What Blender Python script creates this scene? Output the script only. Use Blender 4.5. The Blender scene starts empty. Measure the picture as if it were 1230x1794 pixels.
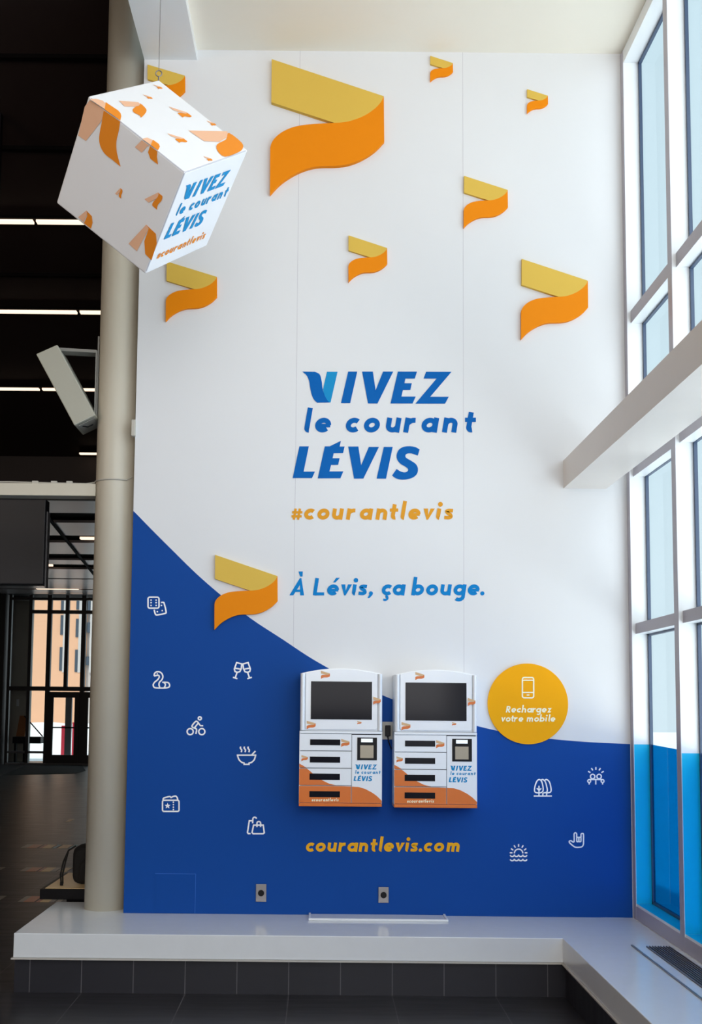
import bpy, bmesh, math, random
from math import sin, cos, pi, sqrt, radians
from mathutils import Vector, Matrix

random.seed(4)
SC = bpy.context.scene
COL = SC.collection

# ------------------------------------------------------------------ camera
F = 1800.0                      # focal length in pixels of the 1230 wide frame
PP = (563.375, 1089.748)        # optical centre in the frame
M = Matrix(((0.9999570, -0.0007611, 0.0092406),
            (-0.0092719, -0.0820845, 0.9965822),
            (0.0, 0.9966251, 0.0820880)))   # rows: camera right, up, forward in world axes
CAMP = Vector((0.0, -6.8, 1.69))
cam_d = bpy.data.cameras.new('camera')
cam = bpy.data.objects.new('camera', cam_d); COL.objects.link(cam)
cam_d.sensor_fit = 'HORIZONTAL'; cam_d.sensor_width = 36.0
cam_d.lens = 36.0 * F / 1230.0
cam_d.shift_x = (615.0 - PP[0]) / 1230.0
cam_d.shift_y = (PP[1] - 897.0) / 1230.0
cam_d.clip_end = 400
R3 = Matrix((M[0], M[1], -M[2])).transposed()
cam.matrix_world = Matrix.Translation(CAMP) @ R3.to_4x4()
SC.camera = cam

# ------------------------------------------------------------------ light
def lin(c):
    c = c / 255.0
    return c / 12.92 if c <= 0.04045 else ((c + 0.055) / 1.055) ** 2.4
def rgb(r, g, b): return (lin(r), lin(g), lin(b), 1.0)

W = bpy.data.worlds.new('sky'); SC.world = W; W.use_nodes = True
wn = W.node_tree.nodes; wl = W.node_tree.links
bgn = wn['Background']
tc = wn.new('ShaderNodeTexCoord'); sep = wn.new('ShaderNodeSeparateXYZ')
rmp = wn.new('ShaderNodeValToRGB')
rmp.color_ramp.elements[0].position = 0.48; rmp.color_ramp.elements[0].color = rgb(226, 240, 247)
rmp.color_ramp.elements[1].position = 0.95; rmp.color_ramp.elements[1].color = rgb(208, 232, 242)
mr = wn.new('ShaderNodeMapRange'); mr.inputs[1].default_value = -1; mr.inputs[2].default_value = 1
wl.new(tc.outputs['Generated'], sep.inputs[0]); wl.new(sep.outputs[2], mr.inputs[0])
wl.new(mr.outputs[0], rmp.inputs[0]); wl.new(rmp.outputs[0], bgn.inputs[0])
bgn.inputs[1].default_value = 1.12

def area(name, loc, direction, sx, sy, power, color=(1, 1, 1), spread=pi):
    l = bpy.data.lights.new(name, 'AREA'); l.shape = 'RECTANGLE'; l.size = sx; l.size_y = sy
    l.energy = power; l.color = color; l.spread = spread
    o = bpy.data.objects.new(name, l); COL.objects.link(o); o.location = loc
    o.rotation_euler = Vector(direction).to_track_quat('-Z', 'Y').to_euler()
    return o
# daylight coming through the glazed side wall beside and behind the camera
area('daylight_near', (2.9, -3.6, 3.9), (-1, 0.30, -0.22), 6.0, 5.2, 190, (1.0, 0.972, 1.0))
# light thrown up by the snow outside the side windows
area('snow_bounce', (3.5, -3.0, 0.1), (-1, 0.22, 0.75), 5.6, 2.2, 210, (0.97, 0.98, 1.0))
area('daylight_side', (2.0, -8.6, 3.4), (-1, 0.45, 0), 4.6, 5.2, 130, (1.0, 0.98, 1.0))
# added soft fill from behind the camera, evening out the wall
area('fill_behind', (0.3, -11.6, 3.8), (0, 1, 0.10), 4.4, 4.4, 255, (1.0, 0.965, 0.955))
# warm lamps of the hall on the left, behind the camera
area('hall_lamps', (-7.5, -6.5, 4.6), (1, 0.35, -0.15), 5.0, 2.5, 170, (1.0, 0.80, 0.62))
# low winter sun from behind the building, lighting the plaza and the facade across it
sn = bpy.data.lights.new('sun', 'SUN'); sn.energy = 2.9; sn.angle = 0.02; sn.color = (1.0, 0.93, 0.84)
so = bpy.data.objects.new('sun', sn); COL.objects.link(so)
so.rotation_euler = Vector((0.35, 1.0, -1.5)).to_track_quat('-Z', 'Y').to_euler()

SC.view_settings.view_transform = 'Standard'
SC.view_settings.look = 'None'
SC.view_settings.gamma = 1.0
SC.view_settings.use_curve_mapping = False
SC.view_settings.exposure = -0.09
SC.cycles.max_bounces = 8
SC.cycles.diffuse_bounces = 5
SC.cycles.glossy_bounces = 4
SC.cycles.transparent_max_bounces = 16
SC.cycles.sample_clamp_indirect = 6
SC.cycles.caustics_reflective = False
SC.cycles.caustics_refractive = False

# ------------------------------------------------------------------ pixel rays to points on real planes
def ray(px, py):
    c = Vector((px - PP[0], -(py - PP[1]), F))
    return M.transposed() @ c
def on(ax, val, px, py):
    r = ray(px, py); s = (val - CAMP[ax]) / r[ax]
    return CAMP + r * s
def wallmap(y): return lambda px, py: on(1, y, px, py)

# ------------------------------------------------------------------ materials
def mat(name, col, rough=0.5, metal=0.0, var=0.0, vscale=6.0, bump=0.0, bscale=60.0, spec=0.5, emit=None, es=0.0, coat=0.0):
    m = bpy.data.materials.new(name); m.use_nodes = True
    n = m.node_tree.nodes; l = m.node_tree.links; b = n['Principled BSDF']
    b.inputs['Base Color'].default_value = col
    b.inputs['Roughness'].default_value = rough; b.inputs['Metallic'].default_value = metal
    b.inputs['Specular IOR Level'].default_value = spec
    b.inputs['Coat Weight'].default_value = coat
    if emit: b.inputs['Emission Color'].default_value = emit; b.inputs['Emission Strength'].default_value = es
    t = n.new('ShaderNodeTexCoord')
    if var > 0:
        no = n.new('ShaderNodeTexNoise'); no.inputs['Scale'].default_value = vscale; no.inputs['Detail'].default_value = 4
        mx = n.new('ShaderNodeMix'); mx.data_type = 'RGBA'
        mx.inputs[6].default_value = [c * (1 - var) for c in col[:3]] + [1]
        mx.inputs[7].default_value = [min(1, c * (1 + var)) for c in col[:3]] + [1]
        l.new(t.outputs['Object'], no.inputs['Vector']); l.new(no.outputs['Fac'], mx.inputs[0]); l.new(mx.outputs[2], b.inputs['Base Color'])
    if bump > 0:
        nb = n.new('ShaderNodeTexNoise'); nb.inputs['Scale'].default_value = bscale; nb.inputs['Detail'].default_value = 3
        bp = n.new('ShaderNodeBump'); bp.inputs['Strength'].default_value = bump; bp.inputs['Distance'].default_value = 0.01
        l.new(t.outputs['Object'], nb.inputs['Vector']); l.new(nb.outputs['Fac'], bp.inputs['Height']); l.new(bp.outputs[0], b.inputs['Normal'])
    return m

def tile_mat(name, col, grout, sx, sy, ox, oy, axes=(0, 1), g=0.004, rough=0.4, plank=False):
    """dark tiles with thin grout lines, laid in world metres"""
    m = bpy.data.materials.new(name); m.use_nodes = True
    n = m.node_tree.nodes; l = m.node_tree.links; b = n['Principled BSDF']
    geo = n.new('ShaderNodeNewGeometry'); sp = n.new('ShaderNodeSeparateXYZ'); l.new(geo.outputs['Position'], sp.inputs[0])
    outs = []
    for ax, s, o in ((axes[0], sx, ox), (axes[1], sy, oy)):
        a = n.new('ShaderNodeMath'); a.operation = 'SUBTRACT'; a.inputs[1].default_value = o - s * 60; l.new(sp.outputs[ax], a.inputs[0])
        d = n.new('ShaderNodeMath'); d.operation = 'DIVIDE'; d.inputs[1].default_value = s; l.new(a.outputs[0], d.inputs[0])
        f = n.new('ShaderNodeMath'); f.operation = 'FRACT'; l.new(d.outputs[0], f.inputs[0])
        q = n.new('ShaderNodeMath'); q.operation = 'PINGPONG'; q.inputs[1].default_value = 0.5; l.new(f.outputs[0], q.inputs[0])
        c = n.new('ShaderNodeMath'); c.operation = 'LESS_THAN'; c.inputs[1].default_value = g / s / 2 * 1.0; l.new(q.outputs[0], c.inputs[0])
        outs.append(c)
    mxm = n.new('ShaderNodeMath'); mxm.operation = 'MAXIMUM'; l.new(outs[0].outputs[0], mxm.inputs[0]); l.new(outs[1].outputs[0], mxm.inputs[1])
    no = n.new('ShaderNodeTexNoise'); no.inputs['Scale'].default_value = 1.7; no.inputs['Detail'].default_value = 6
    l.new(geo.outputs['Position'], no.inputs['Vector'])
    mp = n.new('ShaderNodeMapping'); mp.inputs['Scale'].default_value = (1.2, 9, 1); l.new(geo.outputs['Position'], mp.inputs[0])
    ns = n.new('ShaderNodeTexNoise'); ns.inputs['Scale'].default_value = 2.0; l.new(mp.outputs[0], ns.inputs['Vector'])
    m1 = n.new('ShaderNodeMix'); m1.data_type = 'RGBA'
    m1.inputs[6].default_value = [c * 0.8 for c in col[:3]] + [1]; m1.inputs[7].default_value = [c * 1.25 for c in col[:3]] + [1]
    l.new(no.outputs['Fac'], m1.inputs[0])
    m2 = n.new('ShaderNodeMix'); m2.data_type = 'RGBA'; m2.inputs[7].default_value = grout
    l.new(m1.outputs[2], m2.inputs[6]); l.new(mxm.outputs[0], m2.inputs[0]); l.new(m2.outputs[2], b.inputs['Base Color'])
    rr = n.new('ShaderNodeMapRange'); rr.inputs[3].default_value = rough - 0.08; rr.inputs[4].default_value = rough + 0.12
    l.new(ns.outputs['Fac'], rr.inputs[0]); l.new(rr.outputs[0], b.inputs['Roughness'])
    return m

def glass_mat(name, tint, refl=1.0, rough=0.0):
    m = bpy.data.materials.new(name); m.use_nodes = True
    n = m.node_tree.nodes; l = m.node_tree.links
    n.remove(n['Principled BSDF']); out = n['Material Output']
    tr = n.new('ShaderNodeBsdfTransparent'); tr.inputs[0].default_value = tint
    gl = n.new('ShaderNodeBsdfGlossy'); gl.inputs['Roughness'].default_value = rough
    fr = n.new('ShaderNodeFresnel'); fr.inputs[0].default_value = 1.5
    mu = n.new('ShaderNodeMath'); mu.operation = 'MULTIPLY'; mu.inputs[1].default_value = refl; mu.use_clamp = True
    mx = n.new('ShaderNodeMixShader')
    ge = n.new('ShaderNodeNewGeometry'); iv = n.new('ShaderNodeMath'); iv.operation = 'SUBTRACT'; iv.inputs[0].default_value = refl
    mq = n.new('ShaderNodeMath'); mq.operation = 'MULTIPLY'; mq.inputs[1].default_value = refl
    l.new(ge.outputs['Backfacing'], mq.inputs[0]); l.new(mq.outputs[0], iv.inputs[1]); l.new(iv.outputs[0], mu.inputs[1])
    l.new(fr.outputs[0], mu.inputs[0]); l.new(mu.outputs[0], mx.inputs[0]); l.new(tr.outputs[0], mx.inputs[1]); l.new(gl.outputs[0], mx.inputs[2])
    l.new(mx.outputs[0], out.inputs[0])
    return m

MT = {}
MT['wall'] = mat('white_wall_paint', rgb(226, 227, 229), 0.6, spec=0.25, var=0.012, vscale=2, bump=0.02, bscale=180)
MT['ceil'] = mat('ceiling_paint', rgb(246, 240, 226), 0.7, var=0.01)
MT['column'] = mat('column_paint', rgb(206, 199, 182), 0.42, var=0.03, vscale=3)
MT['ledge'] = mat('ledge_quartz', rgb(222, 226, 230), 0.16, var=0.03, vscale=14)
MT['lip'] = mat('ledge_lip_metal', rgb(196, 192, 186), 0.4)
MT['dark'] = mat('dark_lobby_ceiling', rgb(42, 30, 27), 0.6, var=0.15, vscale=0.6)
MT['darkwall'] = mat('dark_lobby_wall', rgb(44, 40, 38), 0.6, var=0.1)
MT['lowceil'] = mat('metal_ceiling_panel', rgb(158, 150, 150), 0.3, metal=0.25, var=0.06, vscale=3)
MT['black'] = mat('black_gap', rgb(14, 12, 12), 0.8, spec=0.05)
MT['blackp'] = mat('black_plastic', rgb(18, 17, 20), 0.45, spec=0.2)
MT['frame'] = mat('window_frame_white', rgb(234, 237, 239), 0.35, var=0.01)
MT['frame_in'] = mat('window_frame_edge', rgb(172, 168, 178), 0.35)
MT['gasket'] = mat('window_gasket', rgb(62, 78, 104), 0.4)
MT['fdark'] = mat('dark_mullion', rgb(40, 35, 36), 0.45)
MT['fgrey'] = mat('grey_door_leaf', rgb(120, 118, 120), 0.45)
MT['beam'] = mat('beam_paint', rgb(226, 218, 211), 0.38, var=0.02)
MT['glass'] = glass_mat('window_glass', (0.91, 0.955, 0.97, 1), 0.5)
MT['glass2'] = glass_mat('lobby_glass', (0.93, 0.95, 0.95, 1), 0.8)
MT['blue_refl'] = glass_mat('blue_reflection_tint', (0.0, 0.36, 0.62, 1), 0.4)  # blue of the reflected mural put into the tint
MT['cyan'] = mat('cyan_reflection', rgb(0, 186, 228), 0.35)  # mural reflection painted on frame sides and sill
MT['wave'] = mat('wave_blue_vinyl', rgb(10, 71, 152), 0.6, var=0.03, vscale=0.8, spec=0.15)
MT['blue'] = mat('lettering_blue', rgb(0, 96, 176), 0.6, spec=0.12)
MT['blue2'] = mat('lettering_light_blue', rgb(26, 142, 200), 0.6, spec=0.12)
MT['tagblue'] = mat('tagline_blue', rgb(8, 128, 200), 0.6, spec=0.12)
MT['hash'] = mat('lettering_ochre', rgb(226, 156, 44), 0.6, spec=0.12)
MT['yel'] = mat('lettering_yellow', rgb(246, 180, 34), 0.6, spec=0.12)
MT['badge'] = mat('badge_amber', rgb(250, 174, 14), 0.6, spec=0.12)
MT['white'] = mat('white_vinyl', rgb(250, 252, 255), 0.4)
MT['cream'] = mat('cream_vinyl', rgb(255, 250, 214), 0.4)
MT['rib1'] = mat('ribbon_gold', rgb(221, 184, 80), 0.6, spec=0.2, var=0.015)
MT['rib2'] = mat('ribbon_orange', rgb(238, 138, 4), 0.6, spec=0.15, var=0.015)
MT['kiosk'] = mat('kiosk_white_enamel', rgb(240, 244, 248), 0.3, coat=0.2)
MT['seam'] = mat('kiosk_seam_dark', rgb(22, 22, 28), 0.7, spec=0.1)
MT['kor'] = mat('kiosk_orange', rgb(222, 112, 24), 0.35)
MT['kpeach'] = mat('kiosk_gold', rgb(216, 176, 128), 0.4)
MT['screen'] = mat('screen_glass', rgb(24, 24, 31), 0.1, spec=0.12)
MT['keypad'] = mat('keypad_metal', rgb(150, 142, 126), 0.35, metal=0.5)
MT['lcd'] = mat('lit_display', rgb(230, 235, 235), 0.4, emit=(0.9, 0.95, 1, 1), es=0.5)
MT['steel'] = mat('brushed_steel', rgb(150, 146, 146), 0.35, metal=0.7, var=0.1)
MT['cube'] = mat('cube_fabric', rgb(238, 238, 240), 0.8, bump=0.05, bscale=300)
MT['piping'] = mat('cube_piping', rgb(190, 190, 198), 0.7)
MT['cpeach'] = mat('cube_peach', rgb(240, 188, 152), 0.8)
MT['corange'] = mat('cube_orange', rgb(238, 140, 22), 0.8)
MT['speaker'] = mat('speaker_shell', rgb(176, 174, 160), 0.5)
MT['speaker2'] = mat('speaker_bracket', rgb(140, 138, 132), 0.5)
MT['cable'] = mat('cable_paint', rgb(190, 186, 176), 0.5)
MT['strip'] = mat('warm_strip_light', rgb(255, 220, 190), 0.5, emit=(1.0, 0.74, 0.54, 1), es=1.7)
MT['grille'] = mat('grille_dark', rgb(50, 52, 58), 0.5)
MT['hatch'] = mat('hatch_edge_blue', rgb(34, 104, 196), 0.4)
MT['concrete'] = mat('concrete', rgb(196, 190, 178), 0.8, var=0.08, vscale=3)
MT['facade'] = mat('facade_tan', rgb(226, 176, 142), 0.85, var=0.04, vscale=0.8)
MT['facade2'] = mat('facade_pale', rgb(196, 192, 190), 0.85, var=0.04)
MT['fwin'] = mat('facade_window', rgb(70, 80, 92), 0.15)
MT['snow'] = mat('snow', rgb(244, 247, 250), 0.9, var=0.02)
MT['red'] = mat('red_paint', rgb(176, 34, 56), 0.5)
MT['wood'] = mat('warm_wood', rgb(186, 112, 54), 0.4, var=0.25, vscale=4)
MT['bag'] = mat('black_fabric', rgb(20, 18, 17), 0.85, bump=0.2, bscale=120)
MT['inl1'] = mat('reflection_terracotta', rgb(205, 140, 112), 0.35, var=0.05)  # lobby reflections painted as plain colours
MT['inl2'] = mat('reflection_sand', rgb(255, 220, 165), 0.35, var=0.05)
MT['inl3'] = mat('reflection_grey', rgb(160, 156, 150), 0.35, var=0.05)
MT['inl4'] = mat('reflection_teal', rgb(130, 205, 215), 0.35, var=0.05)
MT['mat'] = mat('door_mat', rgb(26, 23, 24), 0.9, bump=0.3, bscale=200)
MT['floor'] = tile_mat('floor_tiles', rgb(36, 35, 39), rgb(84, 82, 84), 0.609, 1.218, 0.436, -0.42, (0, 1), 0.005, 0.34)
MT['riser'] = tile_mat('riser_tiles', rgb(30, 30, 38), rgb(92, 90, 94), 0.305, 5.0, 0.436, -1.0, (0, 2), 0.005, 0.45)

# ------------------------------------------------------------------ mesh helpers
ORG = {}
def new_obj(name, verts, faces, m, parent=None, smooth=False, org=None, mats=None, fm=None):
    if parent is not None: o0 = ORG[parent.name]
    elif org is not None: o0 = Vector(org)
    else:
        xs = [v[0] for v in verts]; ys = [v[1] for v in verts]; zs = [v[2] for v in verts]
        o0 = Vector(((min(xs) + max(xs)) / 2, (min(ys) + max(ys)) / 2, min(zs)))
    me = bpy.data.meshes.new(name)
    me.from_pydata([tuple(Vector(v) - o0) for v in verts], [], faces)
    for mm in (mats or [m]): me.materials.append(mm)
    if fm:
        for p, i in zip(me.polygons, fm): p.material_index = i
    bm = bmesh.new(); bm.from_mesh(me); bmesh.ops.recalc_face_normals(bm, faces=bm.faces); bm.to_mesh(me); bm.free()
    if smooth:
        for p in me.polygons: p.use_smooth = True
    o = bpy.data.objects.new(name, me); COL.objects.link(o)
    if parent is None: o.location = o0
    else: o.parent = parent
    ORG[o.name] = o0
    return o
def tag(o, label=None, cat=None, group=None, kind=None):
    if label: o['label'] = label
    if cat: o['category'] = cat
    if group: o['group'] = group
    if kind: o['kind'] = kind
    return o
def thing(name, label, cat, loc, group=None, kind=None):
    o = bpy.data.objects.new(name, None); COL.objects.link(o); o.location = loc; o.empty_display_size = 0.1
    ORG[o.name] = Vector(loc)
    return tag(o, label, cat, group, kind)

class MB:
    def __init__(s): s.v = []; s.f = []; s.m = []; s.cm = 0
    def add(s, vs, fs):
        b = len(s.v); s.v += [tuple(v) for v in vs]; s.f += [tuple(i + b for i in f) for f in fs]; s.m += [s.cm] * len(fs); return s
    def box(s, x0, x1, y0, y1, z0, z1, bev=0.0):
        if x0 > x1: x0, x1 = x1, x0
        if y0 > y1: y0, y1 = y1, y0
        if z0 > z1: z0, z1 = z1, z0
        if bev <= 0:
            vs = [(x, y, z) for x in (x0, x1) for y in (y0, y1) for z in (z0, z1)]
            return s.add(vs, [(0, 1, 3, 2), (4, 6, 7, 5), (0, 4, 5, 1), (2, 3, 7, 6), (0, 2, 6, 4), (1, 5, 7, 3)])
        bm = bmesh.new(); bmesh.ops.create_cube(bm, size=1)
        for v in bm.verts: v.co = Vector(((x0 + x1) / 2 + v.co.x * (x1 - x0), (y0 + y1) / 2 + v.co.y * (y1 - y0), (z0 + z1) / 2 + v.co.z * (z1 - z0)))
        bmesh.ops.bevel(bm, geom=bm.edges[:], offset=bev, segments=3, profile=0.5, affect='EDGES')
        bm.verts.index_update()
        s.add([v.co[:] for v in bm.verts], [[v.index for v in f.verts] for f in bm.faces]); bm.free(); return s
    def prism(s, pts, d):
        """closed polygon (3D points) extruded along vector d"""
        n = len(pts); d = Vector(d)
        vs = [tuple(p) for p in pts] + [tuple(Vector(p) + d) for p in pts]
        fs = [tuple(range(n)), tuple(range(2 * n - 1, n - 1, -1))] + [(i, (i + 1) % n, n + (i + 1) % n, n + i) for i in range(n)]
        return s.add(vs, fs)
    def tube(s, pts, r, n=10, cap=True):
        pts = [Vector(p) for p in pts]; rings = []
        for i, p in enumerate(pts):
            t = (pts[min(i + 1, len(pts) - 1)] - pts[max(i - 1, 0)]).normalized()
            a = t.orthogonal().normalized() if i == 0 else (rings[-1][1] - t * rings[-1][1].dot(t)).normalized()
            rings.append((p, a, t.cross(a)))
        vs = []
        for p, a, b in rings:
            for k in range(n): vs.append(p + a * cos(2 * pi * k / n) * r + b * sin(2 * pi * k / n) * r)
        fs = [(i * n + k, i * n + (k + 1) % n, (i + 1) * n + (k + 1) % n, (i + 1) * n + k) for i in range(len(pts) - 1) for k in range(n)]
        if cap: fs += [tuple(range(n)), tuple(range((len(pts) - 1) * n, len(pts) * n))]
        return s.add(vs, fs)
    def cyl(s, c, r, z0, z1, n=48):
        return s.tube([(c[0], c[1], z0), (c[0], c[1], z1)], r, n)
    def build(s, name, m, parent=None, smooth=False, **k): return new_obj(name, s.v, s.f, m, parent, smooth, **k)
def bx(name, m, a, parent=None, bev=0.0): return MB().box(*a, bev=bev).build(name, m, parent)

def subdiv(pts, n=6, closed=False):
    """Catmull-Rom through 2D points"""
    P = [Vector(p[:2]) for p in pts]; N = len(P); out = []
    rng = range(N) if closed else range(N - 1)
    for i in rng:
        p0 = P[(i - 1) % N] if (closed or i > 0) else P[0] * 2 - P[1]
        p1 = P[i]; p2 = P[(i + 1) % N]
        p3 = P[(i + 2) % N] if (closed or i + 2 < N) else P[-1] * 2 - P[-2]
        for k in range(n):
            t = k / n
            out.append(tuple(0.5 * ((2 * p1) + (p2 - p0) * t + (2 * p0 - 5 * p1 + 4 * p2 - p3) * t * t + (3 * p1 - p0 - 3 * p2 + p3) * t ** 3)))
    if not closed: out.append(tuple(P[-1]))
    return out
def arc(cx, cy, r, a0, a1, n=None, ry=None):
    n = n or max(6, int(abs(a1 - a0) / 12)); ry = ry or r
    return [(cx + r * cos(radians(a0 + (a1 - a0) * i / n)), cy + ry * sin(radians(a0 + (a1 - a0) * i / n))) for i in range(n + 1)]

# 2D shapes -> flat applied mesh on a mapped surface
def stroke2d(pts, w, closed=False):
    P = [Vector(p) for p in pts]
    if closed and (P[0] - P[-1]).length < 1e-6: P = P[:-1]
    Q = [P[0]]
    for p in P[1:]:
        if (p - Q[-1]).length > 1e-6: Q.append(p)
    P = Q; N = len(P); L_ = []; R_ = []; h = w / 2
    for i in range(N):
        a = P[(i - 1) % N] if (closed or i > 0) else None
        b = P[(i + 1) % N] if (closed or i < N - 1) else None
        d1 = (P[i] - a).normalized() if a is not None else None
        d2 = (b - P[i]).normalized() if b is not None else None
        if d1 is None: d1 = d2
        if d2 is None: d2 = d1
        n1 = Vector((-d1.y, d1.x)); n2 = Vector((-d2.y, d2.x)); nn = n1 + n2
        if nn.length < 1e-4: nn = n1
        nn.normalize(); k = h / max(0.45, nn.dot(n1))
        L_.append(P[i] + nn * k); R_.append(P[i] - nn * k)
    vs = L_ + R_; rng = range(N) if closed else range(N - 1)
    return vs, [(i, (i + 1) % N, N + (i + 1) % N, N + i) for i in rng]
def shapes_mesh(shapes, mp):
    b = MB()
    o_ = mp(0, 0); nv = (mp(100, 0) - o_).cross(mp(0, 100) - o_).normalized()
    if nv.dot(CAMP - o_) < 0: nv = -nv
    for k_, s in enumerate(shapes):
        if s[0] == 'poly':
            vs = s[1]; fs = [tuple(range(len(vs)))]
        elif s[0] == 'dot':
            vs = arc(s[1], s[2], s[3], 0, 345, 23); fs = [tuple(range(len(vs)))]
        else:
            vs, fs = stroke2d(s[1], s[2], s[3] if len(s) > 3 else False)
        b.add([mp(v[0], v[1]) + nv * (k_ % 2 + (k_ % 5) * .2) * .00012 for v in vs], fs)
    return b
def decal(name, shapes, mp, m, parent=None): return shapes_mesh(shapes, mp).build(name, m, parent)

def affine(src, dst):
    """map 2D source coords to 3D from three point pairs"""
    (x0, y0), (x1, y1), (x2, y2) = src; d0, d1, d2 = [Vector(d) for d in dst]
    det = (x1 - x0) * (y2 - y0) - (x2 - x0) * (y1 - y0)
    def f(x, y):
        u = ((x - x0) * (y2 - y0) - (x2 - x0) * (y - y0)) / det
        v = ((x1 - x0) * (y - y0) - (x - x0) * (y1 - y0)) / det
        return d0 + (d1 - d0) * u + (d2 - d0) * v
    return f

# ------------------------------------------------------------------ lettering: own geometric italic alphabet
def glyph(ch, w):
    """strokes of a letter; x-height 1, baseline 0, y up. returns (width, items)"""
    h = w / 2; r = 0.54 - h; c = 0.54; ry = 0.5 - h
    def A(a0, a1, cx=c, cy=0.5, rx=r, ryy=ry): return arc(cx, cy, rx, a0, a1, ry=ryy)
    S = lambda p, closed=False, ww=w: ('s', p, ww, closed)
    w9 = 0.98; rn = w9 / 2 - h
    bowl = S(A(0, 360)[:-1], True)
    if ch == 'o': return 1.08, [bowl]
    if ch == 'c': return 0.95, [S(A(45, 315))]
    if ch == 'ç': return 0.95, [S(A(45, 315)), S([(0.56, 0.0), (0.50, -0.16)], ww=w * .7), S(subdiv([(0.44, -0.13), (0.6, -0.17), (0.62, -0.32), (0.46, -0.42), (0.26, -0.38)], 5), ww=w * .6)]
    if ch in 'eé':
        it = [S(A(0, 318)), S([(h * .8, 0.47), (1.08 - h * .3, 0.47)], ww=w * .72)]
        if ch == 'é': it.append(('p', [(0.44, 1.18), (0.66, 1.18), (1.0, 1.6), (0.66, 1.6)]))
        return 1.08, it
    if ch == 'a': return 1.12, [bowl, S([(1.12 - h, 0), (1.12 - h, 1.0)])]
    if ch == 'b': return 1.1, [S(A(0, 360, cx=.56)[:-1], True), S([(h, 0), (h, 1.68)])]
    if ch == 'g': return 1.12, [bowl, S([(1.12 - h, 1.0), (1.12 - h, -0.12)] + arc(0.6, -0.12, 0.52 - h, 0, -140, ry=0.44 - h)[1:])]
    if ch == 'u': return w9 + .06, [S([(h, 1), (h, 0.46)] + arc(w9 / 2, 0.46, rn, 180, 360, ry=0.46 - h)[1:] + [(w9 - h, 1)]), S([(w9 - h, 1), (w9 - h, 0.0)], ww=w)]
    if ch == 'n': return w9, [S([(h, 0), (h, 1)]), S([(h, 0.4), (h, 0.54)] + arc(w9 / 2, 0.54, rn, 180, 0, ry=0.46 - h)[1:] + [(w9 - h, 0)])]
    if ch == 'h': return w9, [S([(h, 0), (h, 1.68)]), S([(h, 0.4), (h, 0.54)] + arc(w9 / 2, 0.54, rn, 180, 0, ry=0.46 - h)[1:] + [(w9 - h, 0)])]
    if ch == 'm':
        wm = 0.86; rm = wm / 2 - h
        def hump(x): return S([(x + h, 0.4), (x + h, 0.56)] + arc(x + wm / 2, 0.56, rm, 180, 0, ry=0.44 - h)[1:] + [(x + wm - h, 0)])
        return 2 * wm - w, [S([(h, 0), (h, 1)]), hump(0), hump(wm - w)]
    if ch == 'r': return 0.82, [S([(h, 0), (h, 1)]), S([(h, 0.25), (h, 0.50)] + arc(0.62, 0.48, 0.62 - h, 180, 78, ry=0.52 - h)[1:])]
    if ch == 't': return 0.70, [S([(0.32, 1.38), (0.32, 0.36)] + arc(0.32 + .2, 0.36, 0.2, 180, 285, ry=0.36 - h)[1:]), S([(-0.02, 0.86), (0.72, 0.86)], ww=w * .85)]
    if ch == 'l': return 0.42, [S([(h, 1.68), (h, 0.30)] + arc(h + .17, 0.30, 0.17, 180, 270, ry=0.30 - h * .9)[1:])]
    if ch == 'i': return 0.4, [S([(h, 1.0), (h, 0.28)] + arc(h + .15, 0.28, 0.15, 180, 265, ry=0.28 - h * .9)[1:]), ('d', h + .03, 1.38, w * .62)]
    if ch == 'v': return 1.0, [('p', [(0, 1), (w * 1.12, 1), (0.5, 0.42), (1.0 - w * 1.12, 1), (1.0, 1), (0.56, 0), (0.42, 0)])]
    if ch == 's': return 0.78, [S(subdiv([(0.72, 0.80), (0.58, 0.99 - h), (0.34, 0.99 - h), (0.17, 0.74), (0.34, 0.56), (0.52, 0.47), (0.62, 0.28), (0.48, 0.01 + h), (0.24, 0.01 + h), (0.04, 0.2)], 5), ww=w * .92)]
    if ch == 'z': return 0.84, [('p', [(0.06, 1), (0.86, 1), (0.42, w * .85), (0.8, w * .85), (0.76, 0), (0.0, 0), (0.42, 1 - w * .85), (0.06, 1 - w * .85)])]
    if ch == '.': return 0.36, [('d', 0.18, 0.18, 0.19)]
    if ch == ',': return 0.36, [('d', 0.2, 0.18, 0.19), ('p', [(0.39, 0.18), (0.34, 0.0), (0.12, -0.26), (-0.06, -0.26), (0.06, 0.04)])]
    if ch == '#':
        q = w * .62
        return 0.92, [S([(0.26, 0.0), (0.26, 1.0)], ww=q), S([(0.64, 0.0), (0.64, 1.0)], ww=q), S([(0.0, 0.66), (0.92, 0.66)], ww=q), S([(0.0, 0.3), (0.92, 0.3)], ww=q)]
    if ch == 'À':
        H = 1.58
        return 1.4, [('p', [(0, 0), (0.36, 0), (0.82, 0.95), (0.98, 0), (1.34, 0), (0.86, H), (0.72, H)]), S([(0.4, 0.42), (1.0, 0.42)], ww=w * .66), ('p', [(0.72, 1.72), (0.5, 2.18), (0.9, 2.18), (0.94, 1.72)])]
    if ch == 'L': return 1.02, [S([(h, 0), (h, 1.58)]), S([(h, h * .8), (1.02, h * .8)], ww=w * .8)]
    if ch == 'R':
        H = 1.45
        return 1.0, [S([(h, 0), (h, H)]), S([(h, H - h), (0.5, H - h)] + arc(0.5, H * .7, 0.4 - h, 90, -90, ry=H * .3 - h)[1:] + [(h, 0.4 * H + h)]), S([(0.4, 0.6), (0.86, 0.0)])]
    return 0.5, []
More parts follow.
